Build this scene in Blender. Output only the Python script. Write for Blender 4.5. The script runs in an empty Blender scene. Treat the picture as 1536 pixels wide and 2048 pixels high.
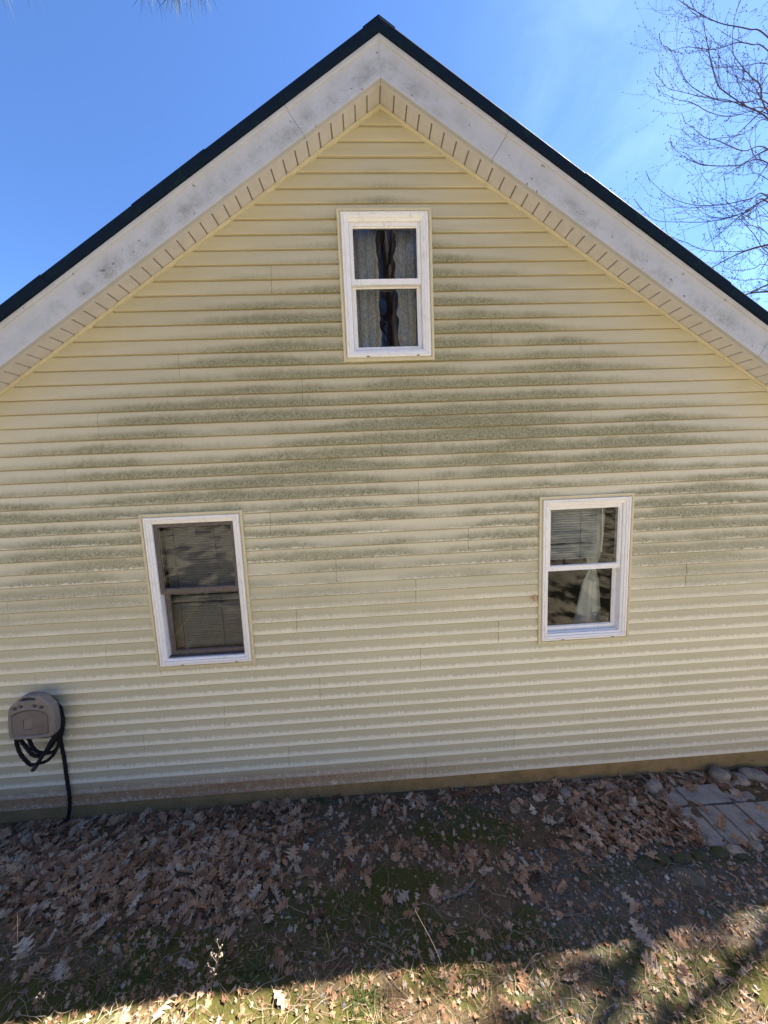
import bpy, math, random
import numpy as np
from mathutils import Vector, Matrix, noise as mnoise

random.seed(7)
rng = np.random.default_rng(11)
SC = bpy.context.scene
COL = SC.collection

# ------------------------------------------------------------------ camera
CAM = np.array([-0.0958, -2.6260, 2.6864])
RIGHT = np.array([0.9981, -0.0462, -0.0409]); UPV = np.array([0.0457, 0.1079, 0.9931]); FWD = np.array([0.0415, 0.9931, -0.1098])
FPX = 651.13                                  # focal length in pixels of the 1536 px wide photograph
cd = bpy.data.cameras.new('camera'); cam = bpy.data.objects.new('camera', cd); COL.objects.link(cam)
cd.sensor_fit = 'HORIZONTAL'; cd.sensor_width = 36.0; cd.lens = 36.0 * FPX / 1536.0
cd.clip_start = 0.02; cd.clip_end = 3000
M = Matrix(((RIGHT[0], UPV[0], -FWD[0]), (RIGHT[1], UPV[1], -FWD[1]), (RIGHT[2], UPV[2], -FWD[2])))
q = M.to_quaternion()
cam.location = CAM; cam.rotation_mode = 'QUATERNION'; cam.rotation_quaternion = q
SC.camera = cam

# ------------------------------------------------------------------ sky, sun, exposure
SUN = Vector((0.769, 0.256, 1.0)).normalized()
SUN_EL = math.asin(SUN.z); SUN_AZ = math.atan2(SUN.x, SUN.y)
W = bpy.data.worlds.new('World'); SC.world = W; W.use_nodes = True
nt = W.node_tree; nt.nodes.clear()
def N(nt, typ, **kw):
    n = nt.nodes.new(typ)
    for k, v in kw.items():
        if k.startswith('i_'): n.inputs[k[2:]].default_value = v
        else: setattr(n, k, v)
    return n
wo = N(nt, 'ShaderNodeOutputWorld'); bg = N(nt, 'ShaderNodeBackground')
sky = N(nt, 'ShaderNodeTexSky', sky_type='NISHITA', sun_disc=False, sun_elevation=SUN_EL, sun_rotation=SUN_AZ, air_density=0.85, dust_density=0.25, ozone_density=2.5, altitude=300)
bg.inputs['Strength'].default_value = 0.05
tint = N(nt, 'ShaderNodeMix', data_type='RGBA', blend_type='MULTIPLY'); tint.inputs[0].default_value = 1.0
tint.inputs[7].default_value = (0.66, 0.87, 1.15, 1)
nt.links.new(sky.outputs[0], tint.inputs[6])
# thin cirrus on the sun side of the sky
tc = N(nt, 'ShaderNodeTexCoord')
mp = N(nt, 'ShaderNodeMapping'); mp.inputs['Scale'].default_value = (2.2, 2.2, 3.4); mp.inputs['Rotation'].default_value = (0.3, 0.5, 0.2)
nz = N(nt, 'ShaderNodeTexNoise', i_Scale=2.0, i_Detail=7.0, i_Roughness=0.58, i_Distortion=0.7)
dt = N(nt, 'ShaderNodeVectorMath', operation='DOT_PRODUCT'); dt.inputs[1].default_value = (0.70, 0.50, 0.51)
rg = N(nt, 'ShaderNodeMapRange', interpolation_type='SMOOTHSTEP'); rg.inputs[1].default_value = 0.80; rg.inputs[2].default_value = 1.0
rn = N(nt, 'ShaderNodeMapRange', interpolation_type='SMOOTHSTEP'); rn.inputs[1].default_value = 0.38; rn.inputs[2].default_value = 0.80
mu = N(nt, 'ShaderNodeMath', operation='MULTIPLY'); mu2 = N(nt, 'ShaderNodeMath', operation='MULTIPLY'); mu2.inputs[1].default_value = 0.18
cl = N(nt, 'ShaderNodeMix', data_type='RGBA'); cl.inputs[7].default_value = (4.6, 6.6, 8.6, 1)
L = nt.links.new
L(tc.outputs['Generated'], mp.inputs[0]); L(mp.outputs[0], nz.inputs['Vector']); L(tc.outputs['Generated'], dt.inputs[0])
L(dt.outputs['Value'], rg.inputs[0]); L(nz.outputs[0], rn.inputs[0]); L(rg.outputs[0], mu.inputs[0]); L(rn.outputs[0], mu.inputs[1])
L(mu.outputs[0], mu2.inputs[0]); L(mu2.outputs[0], cl.inputs[0]); L(tint.outputs[2], cl.inputs[6]); L(cl.outputs[2], bg.inputs[0]); L(bg.outputs[0], wo.inputs[0])

sd = bpy.data.lights.new('sun', 'SUN'); sd.energy = 5.0; sd.angle = math.radians(0.5); sd.color = (1.0, 0.955, 0.87)
so = bpy.data.objects.new('sun', sd); COL.objects.link(so); so.rotation_mode = 'QUATERNION'; so.rotation_quaternion = SUN.to_track_quat('Z', 'Y'); so.location = (20, 6, 26)
vs = SC.view_settings; vs.view_transform = 'Standard'; vs.look = 'None'; vs.gamma = 1.0; vs.exposure = 2.5; vs.use_curve_mapping = False
SC.render.engine = 'CYCLES'
SC.cycles.max_bounces = 8; SC.cycles.diffuse_bounces = 4; SC.cycles.transparent_max_bounces = 16

# ------------------------------------------------------------------ helpers
def tag(o, label=None, cat=None, group=None, kind=None):
    for k, v in (('label', label), ('category', cat), ('group', group), ('kind', kind)):
        if v: o[k] = v
    return o
def empty(name, loc=(0, 0, 0), parent=None):
    o = bpy.data.objects.new(name, None); COL.objects.link(o); o.location = loc; o.empty_display_size = 0.1
    if parent: o.parent = parent
    return o
def mesh(name, verts, faces, mats=None, smooth=False, fmat=None):
    me = bpy.data.meshes.new(name); me.from_pydata([tuple(map(float, v)) for v in verts], [], faces); 
    for m in (mats if isinstance(mats, (list, tuple)) else [mats]): me.materials.append(m)
    if smooth: me.polygons.foreach_set('use_smooth', [True] * len(me.polygons))
    if fmat is not None: me.polygons.foreach_set('material_index', fmat)
    me.update(); return me
def obj(name, verts, faces, mat, parent=None, smooth=False, loc=(0, 0, 0), base=(0, 0, 0)):
    """one mesh object; verts are given relative to base"""
    b = np.array(base, float)
    v = np.asarray(verts, float) - b
    o = bpy.data.objects.new(name, mesh(name, v, faces, mat, smooth)); COL.objects.link(o)
    o.location = loc
    if parent: o.parent = parent
    return o
class MB:
    def __init__(s): s.v = []; s.f = []
    def add(s, v, f):
        n = len(s.v); s.v.extend([tuple(p) for p in v]); s.f.extend([tuple(i + n for i in q) for q in f]); return s
    def box(s, x0, x1, y0, y1, z0, z1):
        return s.add([(x0,y0,z0),(x1,y0,z0),(x1,y1,z0),(x0,y1,z0),(x0,y0,z1),(x1,y0,z1),(x1,y1,z1),(x0,y1,z1)],
                     [(0,3,2,1),(4,5,6,7),(0,1,5,4),(1,2,6,5),(2,3,7,6),(3,0,4,7)])
    def loft(s, rings, caps=True):
        k = len(rings[0]); v = [p for r in rings for p in r]; f = []
        for i in range(len(rings) - 1):
            for j in range(k):
                a, b = i*k + j, i*k + (j+1) % k; f.append((a, b, b + k, a + k))
        if caps: f.append(tuple(range(k))[::-1]); f.append(tuple((len(rings)-1)*k + j for j in range(k)))
        return s.add(v, f)
    def tube(s, pts, rad, n=6, caps=True):
        pts = np.asarray(pts, float); rad = np.broadcast_to(np.asarray(rad, float), (len(pts),))
        t = np.gradient(pts, axis=0); t /= np.linalg.norm(t, axis=1)[:, None] + 1e-12
        a = np.array([0.0, 0, 1]) if abs(t[0][2]) < .9 else np.array([1.0, 0, 0])
        u = np.cross(t[0], a); u /= np.linalg.norm(u); rings = []
        an = np.arange(n) * 2 * math.pi / n
        for i in range(len(pts)):
            u = u - t[i] * (u @ t[i]); u /= np.linalg.norm(u) + 1e-12; w = np.cross(t[i], u)
            rings.append([pts[i] + rad[i] * (math.cos(b) * u + math.sin(b) * w) for b in an])
        return s.loft(rings, caps)
    def build(s, name, mat, parent=None, smooth=False, loc=(0, 0, 0), base=(0, 0, 0)):
        return obj(name, s.v, s.f, mat, parent, smooth, loc, base)
def catmull(P, n=8):
    P = [np.array(p, float) for p in P]; P = [2*P[0]-P[1]] + P + [2*P[-1]-P[-2]]; out = []
    for i in range(1, len(P) - 2):
        for k in range(n):
            t = k / n; a, b, c, d = P[i-1:i+3]
            out.append(.5*((2*b) + (-a+c)*t + (2*a-5*b+4*c-d)*t*t + (-a+3*b-3*c+d)*t**3))
    out.append(P[-2]); return np.array(out)
def ico(sub=1):
    import bmesh
    bm = bmesh.new(); bmesh.ops.create_icosphere(bm, subdivisions=sub, radius=1.0)
    v = np.array([p.co[:] for p in bm.verts]); f = [tuple(x.index for x in q.verts) for q in bm.faces]; bm.free(); return v, f
ICO1 = ico(1); ICO2 = ico(2); ICO3 = ico(3)
def ray(u, v):                                   # direction through a pixel of the photograph
    d = FWD * FPX + RIGHT * (u - 768) - UPV * (v - 1024); return d / np.linalg.norm(d)
def at(u, v, y):                                 # point of the place on the plane y = const
    d = ray(u, v); return CAM + d * ((y - CAM[1]) / d[1])
def sm(a, b, x): 
    t = np.clip((np.asarray(x, float) - a) / (b - a), 0, 1); return t*t*(3-2*t)
def big_mesh(name, V, F, mat, parent=None, col=None, kind='stuff', smooth=False):
    """thousands of small pieces joined into one mesh; V (n,3), F (m,3)"""
    me = bpy.data.meshes.new(name); me.vertices.add(len(V)); me.vertices.foreach_set('co', np.asarray(V, np.float32).ravel())
    F = np.asarray(F, np.int32); k = F.shape[1]
    me.loops.add(F.size); me.loops.foreach_set('vertex_index', F.ravel()); me.polygons.add(len(F))
    me.polygons.foreach_set('loop_start', np.arange(len(F), dtype=np.int32) * k)
    if smooth: me.polygons.foreach_set('use_smooth', np.ones(len(F), bool))
    me.materials.append(mat); me.update(calc_edges=True)
    if col is not None:
        a = me.attributes.new('tint', 'FLOAT', 'POINT'); a.data.foreach_set('value', np.asarray(col, np.float32))
    o = bpy.data.objects.new(name, me); COL.objects.link(o)
    if parent: o.parent = parent
    if kind: o['kind'] = kind
    return o

# ------------------------------------------------------------------ materials
def mat(name, color=(.5, .5, .5), rough=.6, spec=.4, metal=0.0):
    m = bpy.data.materials.new(name); m.use_nodes = True
    b = m.node_tree.nodes['Principled BSDF']; b.inputs['Base Color'].default_value = (*color, 1); b.inputs['Roughness'].default_value = rough
    b.inputs['Specular IOR Level'].default_value = spec; b.inputs['Metallic'].default_value = metal; return m
class NB:
    """small node builder"""
    def __init__(s, m): s.nt = m.node_tree; s.b = s.nt.nodes.get('Principled BSDF')
    def l(s, a, b): s.nt.links.new(a, b)
    def _in(s, sock, v):
        if hasattr(v, 'is_output'): s.l(v, sock)
        elif isinstance(v, (tuple, list)) and len(v) == 3 and sock.type == 'RGBA': sock.default_value = (*v, 1)
        else: sock.default_value = v
    def math(s, op, a, b=0.0, c=None, clamp=False):
        n = s.nt.nodes.new('ShaderNodeMath'); n.operation = op; n.use_clamp = clamp
        s._in(n.inputs[0], a); s._in(n.inputs[1], b)
        if c is not None: s._in(n.inputs[2], c)
        return n.outputs[0]
    def pos(s): return s.nt.nodes.new('ShaderNodeNewGeometry').outputs['Position']
    def objc(s): return s.nt.nodes.new('ShaderNodeTexCoord').outputs['Object']
    def xyz(s, v):
        n = s.nt.nodes.new('ShaderNodeSeparateXYZ'); s.l(v, n.inputs[0]); return n.outputs[0], n.outputs[1], n.outputs[2]
    def scale(s, v, sc):
        n = s.nt.nodes.new('ShaderNodeMapping'); s.l(v, n.inputs[0]); n.inputs['Scale'].default_value = sc; return n.outputs[0]
    def noise(s, v, scale, detail=4, rough=.55, dist=0.0):
        n = s.nt.nodes.new('ShaderNodeTexNoise'); s.l(v, n.inputs['Vector']); n.inputs['Scale'].default_value = scale; n.inputs['Detail'].default_value = detail
        n.inputs['Roughness'].default_value = rough; n.inputs['Distortion'].default_value = dist; return n.outputs[0]
    def ss(s, x, a, b, lo=0.0, hi=1.0):
        n = s.nt.nodes.new('ShaderNodeMapRange'); n.interpolation_type = 'SMOOTHSTEP'; s._in(n.inputs[0], x); s._in(n.inputs[1], a); s._in(n.inputs[2], b)
        n.inputs[3].default_value = lo; n.inputs[4].default_value = hi; return n.outputs[0]
    def mix(s, f, a, b, mode='MIX'):
        n = s.nt.nodes.new('ShaderNodeMix'); n.data_type = 'RGBA'; n.blend_type = mode; s._in(n.inputs[0], f); s._in(n.inputs[6], a); s._in(n.inputs[7], b); return n.outputs[2]
    def attr(s, name):
        n = s.nt.nodes.new('ShaderNodeAttribute'); n.attribute_name = name; return n.outputs['Fac']
    def ramp(s, f, stops):
        n = s.nt.nodes.new('ShaderNodeValToRGB'); s.l(f, n.inputs[0]); e = n.color_ramp.elements
        while len(e) < len(stops): e.new(.5)
        for i, (p, c) in enumerate(stops): e[i].position = p; e[i].color = (*c, 1)
        return n.outputs[0]
    def rnd(s): return s.nt.nodes.new('ShaderNodeObjectInfo').outputs['Random']
    def bump(s, h, strength=.3, dist=.01):
        n = s.nt.nodes.new('ShaderNodeBump'); s.l(h, n.inputs['Height']); n.inputs['Strength'].default_value = strength; n.inputs['Distance'].default_value = dist
        s.l(n.outputs[0], s.b.inputs['Normal'])
    def color(s, c): s.l(c, s.b.inputs['Base Color'])

H = 0.1016                                        # one siding course
AX, AZ, SL = 0.102, 5.3125, 0.6566                # apex of the siding and slope of the rakes

def siding_material():
    m = mat('cream_vinyl', rough=.42, spec=.35); n = NB(m); P = n.pos(); x, y, z = n.xyz(P)
    t = n.math('FRACT', n.math('DIVIDE', n.math('ADD', z, .0014), H))                                   # 0 at the butt edge, 1 under the next course
    rake = n.math('SUBTRACT', n.math('SUBTRACT', AZ, n.math('MULTIPLY', n.math('ABSOLUTE', n.math('SUBTRACT', x, AX)), SL)), z)   # height below the soffit
    base = n.mix(n.ss(z, .5, 4.0), (.845, .825, .665), (.430, .383, .245))  # bleached below, darker above; the wall's downward brightening is painted in too
    base = n.mix(n.math('MULTIPLY', n.noise(n.scale(P, (1.4, 1, 9)), 1.3, 3), .35), base, (.74, .71, .55))
    big = n.noise(n.scale(P, (.8, 1, 1.3)), 1.0, 3)
    row = n.math('FLOOR', n.math('DIVIDE', n.math('ADD', z, .0014), H))
    def rowpos(kx, kz, off):
        c_ = n.nt.nodes.new('ShaderNodeCombineXYZ'); n.l(n.math('MULTIPLY', x, kx), c_.inputs[0]); n.l(n.math('MULTIPLY', row, kz), c_.inputs[1]); c_.inputs[2].default_value = off; return c_.outputs[0]
    rowa = n.noise(rowpos(.55, 2.37, 1.0), 1.0, 2, .5)            # differs from course to course
    rowb = n.noise(rowpos(1.5, 3.91, 5.0), 1.0, 3, .5)           # patches along a course
    lump = n.noise(n.scale(P, (.55, 1, 1.9)), 1.5, 3, .5)
    fine = n.noise(n.scale(P, (1, 1, 1)), 95, 4, .75)
    mid = n.noise(n.scale(P, (.8, 1, .5)), 38, 5, .7)
    drip = n.noise(n.scale(P, (1, 1, .09)), 46, 3, .6)
    rowv = rowb
    # where algae grows: sheltered strip under the soffit stays clean, wet belt between the floors is darkest
    shelter = n.ss(rake, .05, .95)
    cx_ = n.math('DIVIDE', n.math('SUBTRACT', x, .35), 2.1); cz_ = n.math('DIVIDE', n.math('SUBTRACT', z, 2.95), .62)
    belt = n.math('POWER', 2.718, n.math('MULTIPLY', -1.0, n.math('ADD', n.math('MULTIPLY', cx_, cx_), n.math('MULTIPLY', cz_, cz_))))
    cx2 = n.math('DIVIDE', n.math('SUBTRACT', x, 2.7), .7); cz2 = n.math('DIVIDE', n.math('SUBTRACT', z, 2.05), .55)
    belt2 = n.math('POWER', 2.718, n.math('MULTIPLY', -1.0, n.math('ADD', n.math('MULTIPLY', cx2, cx2), n.math('MULTIPLY', cz2, cz2))))
    cx3 = n.math('DIVIDE', n.math('ADD', x, 2.6), .9); cz3 = n.math('DIVIDE', n.math('SUBTRACT', z, 1.9), .5)
    belt3 = n.math('POWER', 2.718, n.math('MULTIPLY', -1.0, n.math('ADD', n.math('MULTIPLY', cx3, cx3), n.math('MULTIPLY', cz3, cz3))))
    upz = n.ss(z, 1.1, 2.1)
    sumb = n.math('ADD', n.math('MULTIPLY', belt, .38), n.math('ADD', n.math('MULTIPLY', belt2, .42), n.math('MULTIPLY', belt3, .40)))
    dens = n.math('ADD', .76, sumb)
    dens = n.math('MULTIPLY', dens, n.math('ADD', .58, n.math('MULTIPLY', n.ss(lump, .30, .68), .60)))
    dens = n.math('MULTIPLY', dens, n.math('ADD', .78, n.math('MULTIPLY', n.ss(rowa, .30, .66), .32)))
    dens = n.math('MULTIPLY', dens, n.math('ADD', .72, n.math('MULTIPLY', n.ss(rowb, .32, .64), .40)))
    dens = n.math('MULTIPLY', n.math('MULTIPLY', shelter, dens), 1.27)
    # algae: thick near the butt edge, feathering upwards
    edge = n.math('ADD', t, n.math('ADD', n.math('MULTIPLY', n.math('SUBTRACT', mid, .5), .55), n.math('MULTIPLY', n.math('SUBTRACT', fine, .5), .75)))
    edge = n.math('ADD', edge, n.math('MULTIPLY', n.math('SUBTRACT', rowv, .5), .3))
    reach = n.math('ADD', .06, n.math('MULTIPLY', dens, .58))
    lo = n.math('SUBTRACT', reach, .30); hi = n.math('ADD', reach, .26)
    inv = n.nt.nodes.new('ShaderNodeMapRange'); inv.interpolation_type = 'SMOOTHSTEP'
    n.l(edge, inv.inputs[0]); n.l(lo, inv.inputs[1]); n.l(hi, inv.inputs[2]); inv.inputs[3].default_value = 1; inv.inputs[4].default_value = 0
    alg = n.math('MULTIPLY', n.math('MULTIPLY', inv.outputs[0], n.math('MULTIPLY', dens, 1.12, clamp=True)), n.ss(z, 1.1, 2.25, .06, 1.0))
    speck = n.ss(fine, .40, .62)
    alg = n.math('MULTIPLY', alg, n.math('ADD', .52, n.math('MULTIPLY', speck, .48)))
    col = n.mix(n.math('MULTIPLY', alg, .93, clamp=True), base, n.mix(mid, (.105, .112, .050), (.185, .182, .092)))
    # lower wall: painted shade on the upper part of each course, painted light along the butt edge
    course_shade = n.math('MULTIPLY', n.ss(n.math('ADD', t, n.math('ADD', n.math('MULTIPLY', n.math('SUBTRACT', mid, .5), .34), n.math('MULTIPLY', n.math('SUBTRACT', drip, .5), .34))), .20, .50), n.ss(z, 2.6, 1.5))
    course_shade = n.math('MULTIPLY', course_shade, n.math('ADD', .60, n.math('MULTIPLY', big, .3)))
    course_shade = n.math('MULTIPLY', course_shade, n.math('ADD', .6, n.math('MULTIPLY', fine, .7)))
    col = n.mix(course_shade, col, (.385, .355, .225))
    lip_light = n.math('MULTIPLY', n.ss(n.math('ADD', t, n.math('MULTIPLY', n.math('SUBTRACT', mid, .5), .75)), .17, .05), n.math('MULTIPLY', n.ss(z, 2.9, 2.2), n.ss(n.noise(n.scale(P, (1, 1, 9.84)), 1.6, 2), .40, .60)))
    col = n.mix(n.math('MULTIPLY', lip_light, .75), col, (.76, .74, .62))
    # scrape lines and clean drips
    clean = n.math('MULTIPLY', n.ss(drip, .66, .76), n.ss(z, 1.0, 2.2)); col = n.mix(n.math('MULTIPLY', clean, .28), col, base)
    # splashed soil on the lowest courses, heaviest at the left
    soil = n.math('MULTIPLY', n.ss(z, .24, .06), n.ss(x, 1.6, -1.2, .25, 1.0))
    soil = n.math('MULTIPLY', soil, n.ss(n.math('ADD', n.math('MULTIPLY', fine, .6), n.math('MULTIPLY', mid, .4)), .32, .52))
    col = n.mix(n.math('MULTIPLY', soil, .85), col, (.300, .150, .062))
    # lap shadow painted on the joint under the next course's lip
    lap_shade = n.math('MULTIPLY', n.ss(n.math('ADD', t, n.math('MULTIPLY', n.math('SUBTRACT', mid, .5), .05)), .90, .99), .82); col = n.mix(lap_shade, col, (.130, .110, .060))
    col = n.mix(1.0, col, n.ramp(n.rnd(), [(0, (.93, .93, .92)), (.5, (.98, .98, .97)), (1, (1.0, .99, .96))]), 'MULTIPLY')
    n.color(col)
    n.l(n.ss(alg, 0, .6, .40, .85), n.b.inputs['Roughness'])
    n.bump(n.math('ADD', n.math('MULTIPLY', n.noise(n.scale(P, (.25, 1, 1)), 90, 3), .6), n.math('MULTIPLY', alg, .5)), .22, .002)
    return m
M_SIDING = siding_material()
def speckled(name, c1, c2, scale=40, rough=.6, stretch=(1, 1, 1), lo=.4, hi=.65, amt=1.0, bump=.15, spec=.4):
    m = mat(name, c1, rough, spec); n = NB(m); P = n.pos(); f = n.noise(n.scale(P, stretch), scale, 5, .65)
    n.color(n.mix(n.math('MULTIPLY', n.ss(f, lo, hi), amt), c1, c2)); n.bump(f, bump, .003); return m
M_TRIM = speckled('cream_trim', (.57, .52, .345), (.42, .39, .26), 18, .45, amt=.35)
M_BACK = mat('sheathing', (.10, .08, .05), .9)
def white_vinyl():
    m = mat('white_vinyl', rough=.38); n = NB(m); P = n.pos(); f = n.noise(P, 14, 5, .7); g = n.noise(n.scale(P, (1, 1, .3)), 60, 3)
    c = n.mix(n.math('MULTIPLY', n.ss(f, .5, .72), .40), (.76, .76, .76), (.54, .52, .48)); c = n.mix(n.math('MULTIPLY', n.ss(g, .60, .75), .35), c, (.24, .22, .17))
    n.color(c); n.bump(g, .06, .002); return m
M_WHITE = white_vinyl()
M_DARKSASH = speckled('grey_bronze_sash', (.085, .072, .070), (.12, .10, .095), 30, .5)
def fascia_material():
    m = mat('fascia_aluminium', rough=.5, spec=.35); n = NB(m); P = n.pos(); x, y, z = n.xyz(P)
    d = n.math('ADD', z, n.math('MULTIPLY', n.math('ABSOLUTE', n.math('SUBTRACT', x, AX)), SL)); d = n.math('SUBTRACT', d, AZ)
    f = n.noise(n.scale(P, (1.0, 1, 1.0)), 7, 6, .72); g = n.noise(P, 80, 4, .7); big = n.noise(P, .9, 2)
    band = n.math('MULTIPLY', n.ss(d, .19, .08), n.ss(d, -.01, .05))
    grime = n.math('MULTIPLY', n.math('MULTIPLY', n.ss(n.math('ADD', n.math('MULTIPLY', f, .62), n.math('MULTIPLY', g, .38)), .45, .62), band), n.ss(n.math('ADD', big, n.math('MULTIPLY', x, .03)), .38, .62, .2, 1.0))
    c = n.mix(n.ss(f, .3, .8), (.465, .485, .520), (.390, .408, .430))
    c = n.mix(n.ss(x, .0, .25, .0, .28), c, (.40, .39, .40))
    c = n.mix(n.math('MULTIPLY', grime, .66), c, (.215, .225, .185))
    spots = n.ss(n.noise(P, 26, 1, .4), .74, .78); c = n.mix(n.math('MULTIPLY', spots, .7), c, (.12, .10, .08))
    n.color(c); n.bump(g, .08, .002); return m
M_FASCIA = fascia_material()
M_SOFB = mat('groove_shade', (.22, .19, .165), .8); M_SOFFIT = speckled('soffit_vinyl', (.55, .535, .53), (.47, .455, .455), 16, .55, amt=.5)  # groove tone is the shade between planks, put into the colour
def roof_material():
    m = mat('dark_metal_roof', (.012, .030, .045), .75, .03, .0); n = NB(m); P = n.pos(); f = n.noise(P, 10, 5, .7)
    n.color(n.mix(n.ss(f, .5, .75), (.007, .014, .028), (.010, .028, .032))); n.l(n.ss(f, .3, .8, .6, .85), n.b.inputs['Roughness']); return m
M_ROOF = roof_material()
def foundation_material():
    m = mat('foundation_parge', rough=.9, spec=.15); n = NB(m); P = n.pos(); x, y, z = n.xyz(P); f = n.noise(P, 5, 6, .7); g = n.noise(P, 40, 4)
    c = n.mix(n.ss(f, .35, .7), (.330, .225, .105), (.215, .160, .070)); c = n.mix(n.math('MULTIPLY', n.ss(n.noise(n.scale(P, (1, 1, .3)), 9, 3), .58, .75), .6), c, (.27, .23, .15))
    c = n.mix(n.math('MULTIPLY', n.ss(g, .6, .8), .5), c, (.06, .05, .03)); n.color(c); n.bump(n.math('ADD', f, n.math('MULTIPLY', g, .4)), .5, .01); return m
M_FOUND = foundation_material()
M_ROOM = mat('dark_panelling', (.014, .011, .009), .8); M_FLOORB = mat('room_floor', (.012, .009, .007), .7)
def glass_material(ior=1.28):
    m = bpy.data.materials.new('window_glass'); m.use_nodes = True; t = m.node_tree; t.nodes.clear()
    o = t.nodes.new('ShaderNodeOutputMaterial'); tr = t.nodes.new('ShaderNodeBsdfTransparent'); gl = t.nodes.new('ShaderNodeBsdfGlossy'); mx = t.nodes.new('ShaderNodeMixShader'); fr = t.nodes.new('ShaderNodeFresnel')
    tr.inputs[0].default_value = (.90, .92, .91, 1); gl.inputs['Roughness'].default_value = 0.0; fr.inputs[0].default_value = ior
    g = t.nodes.new('ShaderNodeNewGeometry'); nz = t.nodes.new('ShaderNodeTexNoise'); nz.inputs['Scale'].default_value = 2.6; nz.inputs['Detail'].default_value = 1.0
    b = t.nodes.new('ShaderNodeBump'); b.inputs['Strength'].default_value = .010; b.inputs['Distance'].default_value = .01
    t.links.new(g.outputs['Position'], nz.inputs['Vector']); t.links.new(nz.outputs[0], b.inputs['Height']); t.links.new(b.outputs[0], gl.inputs['Normal'])
    t.links.new(fr.outputs[0], mx.inputs[0]); t.links.new(tr.outputs[0], mx.inputs[1]); t.links.new(gl.outputs[0], mx.inputs[2]); t.links.new(mx.outputs[0], o.inputs[0]); return m
M_GLASS = glass_material(); M_GLASS2 = glass_material(1.52)
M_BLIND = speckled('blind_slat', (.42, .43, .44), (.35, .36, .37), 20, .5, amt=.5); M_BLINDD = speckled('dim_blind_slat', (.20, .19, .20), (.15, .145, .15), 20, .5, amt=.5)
M_CORD = mat('dark_cord', (.03, .03, .03), .8)
def cloth(name, c, lace=0.0):
    m = mat(name, c, .9, .1); n = NB(m); P = n.pos(); f = n.noise(P, 60, 3); n.color(n.mix(n.math('MULTIPLY', f, .5), c, tuple(k*.7 for k in c)))
    if lace:
        h = n.ss(n.noise(n.scale(P, (1, 1, .35)), 120, 2, .5), .44, .56, 1.0 - lace, 1.0); n.l(h, n.b.inputs['Alpha'])
    return m
M_CURTAIN = cloth('grey_white_curtain', (.60, .62, .64)); M_LACE = cloth('lace', (.62, .61, .58), .30)
def plastic(name, c):
    m = mat(name, c, .55, .35); n = NB(m); P = n.pos(); f = n.noise(P, 9, 5, .7); s = n.noise(P, 42, 2, .4)
    k = n.mix(n.ss(f, .4, .7), c, tuple(v*.78 for v in c)); k = n.mix(n.math('MULTIPLY', n.ss(s, .68, .76), .5), k, (.38, .33, .30)); n.color(k); n.bump(f, .15, .003); return m
M_TAUPE = plastic('taupe_plastic', (.215, .190, .170)); M_TAUPE2 = plastic('taupe_panel', (.180, .155, .140))
M_HOSE = speckled('black_hose_fabric', (.008, .008, .009), (.020, .020, .022), 160, .85, bump=.6, spec=.15)
def stone(name, c1, c2, moss=.0):
    m = mat(name, c1, .9, .2); n = NB(m); P = n.pos(); f = n.noise(P, 12, 6, .7); g = n.noise(P, 60, 4, .7); x, y, z = n.xyz(P)
    c = n.mix(n.ss(f, .35, .68), c1, c2); c = n.mix(n.math('MULTIPLY', n.ss(g, .62, .8), .6), c, tuple(min(1, k*2.2) for k in c1))
    if moss: c = n.mix(n.math('MULTIPLY', n.ss(n.noise(P, 9, 4), .5 - moss*.2, .62), moss), c, (.055, .058, .014))
    n.color(c); n.bump(n.math('ADD', f, n.math('MULTIPLY', g, .4)), .5, .01); return m
M_ROCK = stone('fieldstone', (.30, .245, .185), (.19, .155, .12)); M_ROCK2 = stone('dull_stone', (.165, .135, .105), (.10, .085, .065), .25); M_MOSSROCK = stone('mossy_stone', (.085, .075, .055), (.05, .045, .032), .85)
M_PAVER = stone('concrete_paver', (.345, .285, .230), (.215, .178, .145))
def grav():
    m = mat('gravel_stone', rough=.85, spec=.25); n = NB(m); n.color(n.ramp(n.attr('tint'), [(0, (.07, .06, .055)), (.4, (.165, .142, .125)), (.8, (.30, .265, .235)), (1, (.55, .50, .46))])); return m
M_GRAVEL = grav()
LEAFR = [(0, (.105, .046, .022)), (.25, (.250, .122, .060)), (.5, (.390, .212, .110)), (.72, (.470, .305, .180)), (.9, (.400, .298, .208)), (1, (.56, .43, .29))]
def leafmat(name, fac):
    m = mat(name, rough=.65, spec=.3); n = NB(m); P = n.objc(); v = n.ramp(fac(n), LEAFR); f = n.noise(n.pos(), 70, 3)
    n.color(n.mix(n.math('MULTIPLY', n.ss(f, .45, .75), .45), v, (.075, .042, .028))); n.bump(f, .25, .002); return m
M_LEAF = leafmat('dry_oak_leaf', lambda n: n.rnd()); M_LEAFS = leafmat('dry_leaf_litter', lambda n: n.attr('tint'))
def tinted(name, stops, rough=.8, trans=0.0):
    m = mat(name, rough=rough, spec=.2); n = NB(m); n.color(n.ramp(n.attr('tint'), stops))
    return m
M_GRASS = tinted('grass_blade', [(0, (.030, .055, .014)), (.45, (.075, .105, .028)), (.6, (.20, .17, .085)), (1, (.36, .29, .17))])
M_MOSS = tinted('moss', [(0, (.034, .036, .008)), (.5, (.085, .086, .018)), (1, (.165, .150, .040))])
M_STRAW = tinted('pine_straw', [(0, (.11, .062, .034)), (.5, (.22, .14, .085)), (1, (.36, .28, .20))])
M_TWIG = speckled('dead_twig', (.125, .098, .075), (.21, .175, .14), 40, .9)
M_BARK = speckled('grey_brown_bark', (.085, .068, .062), (.150, .125, .115), 22, .9, (1, 1, .3), bump=.6)
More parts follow.
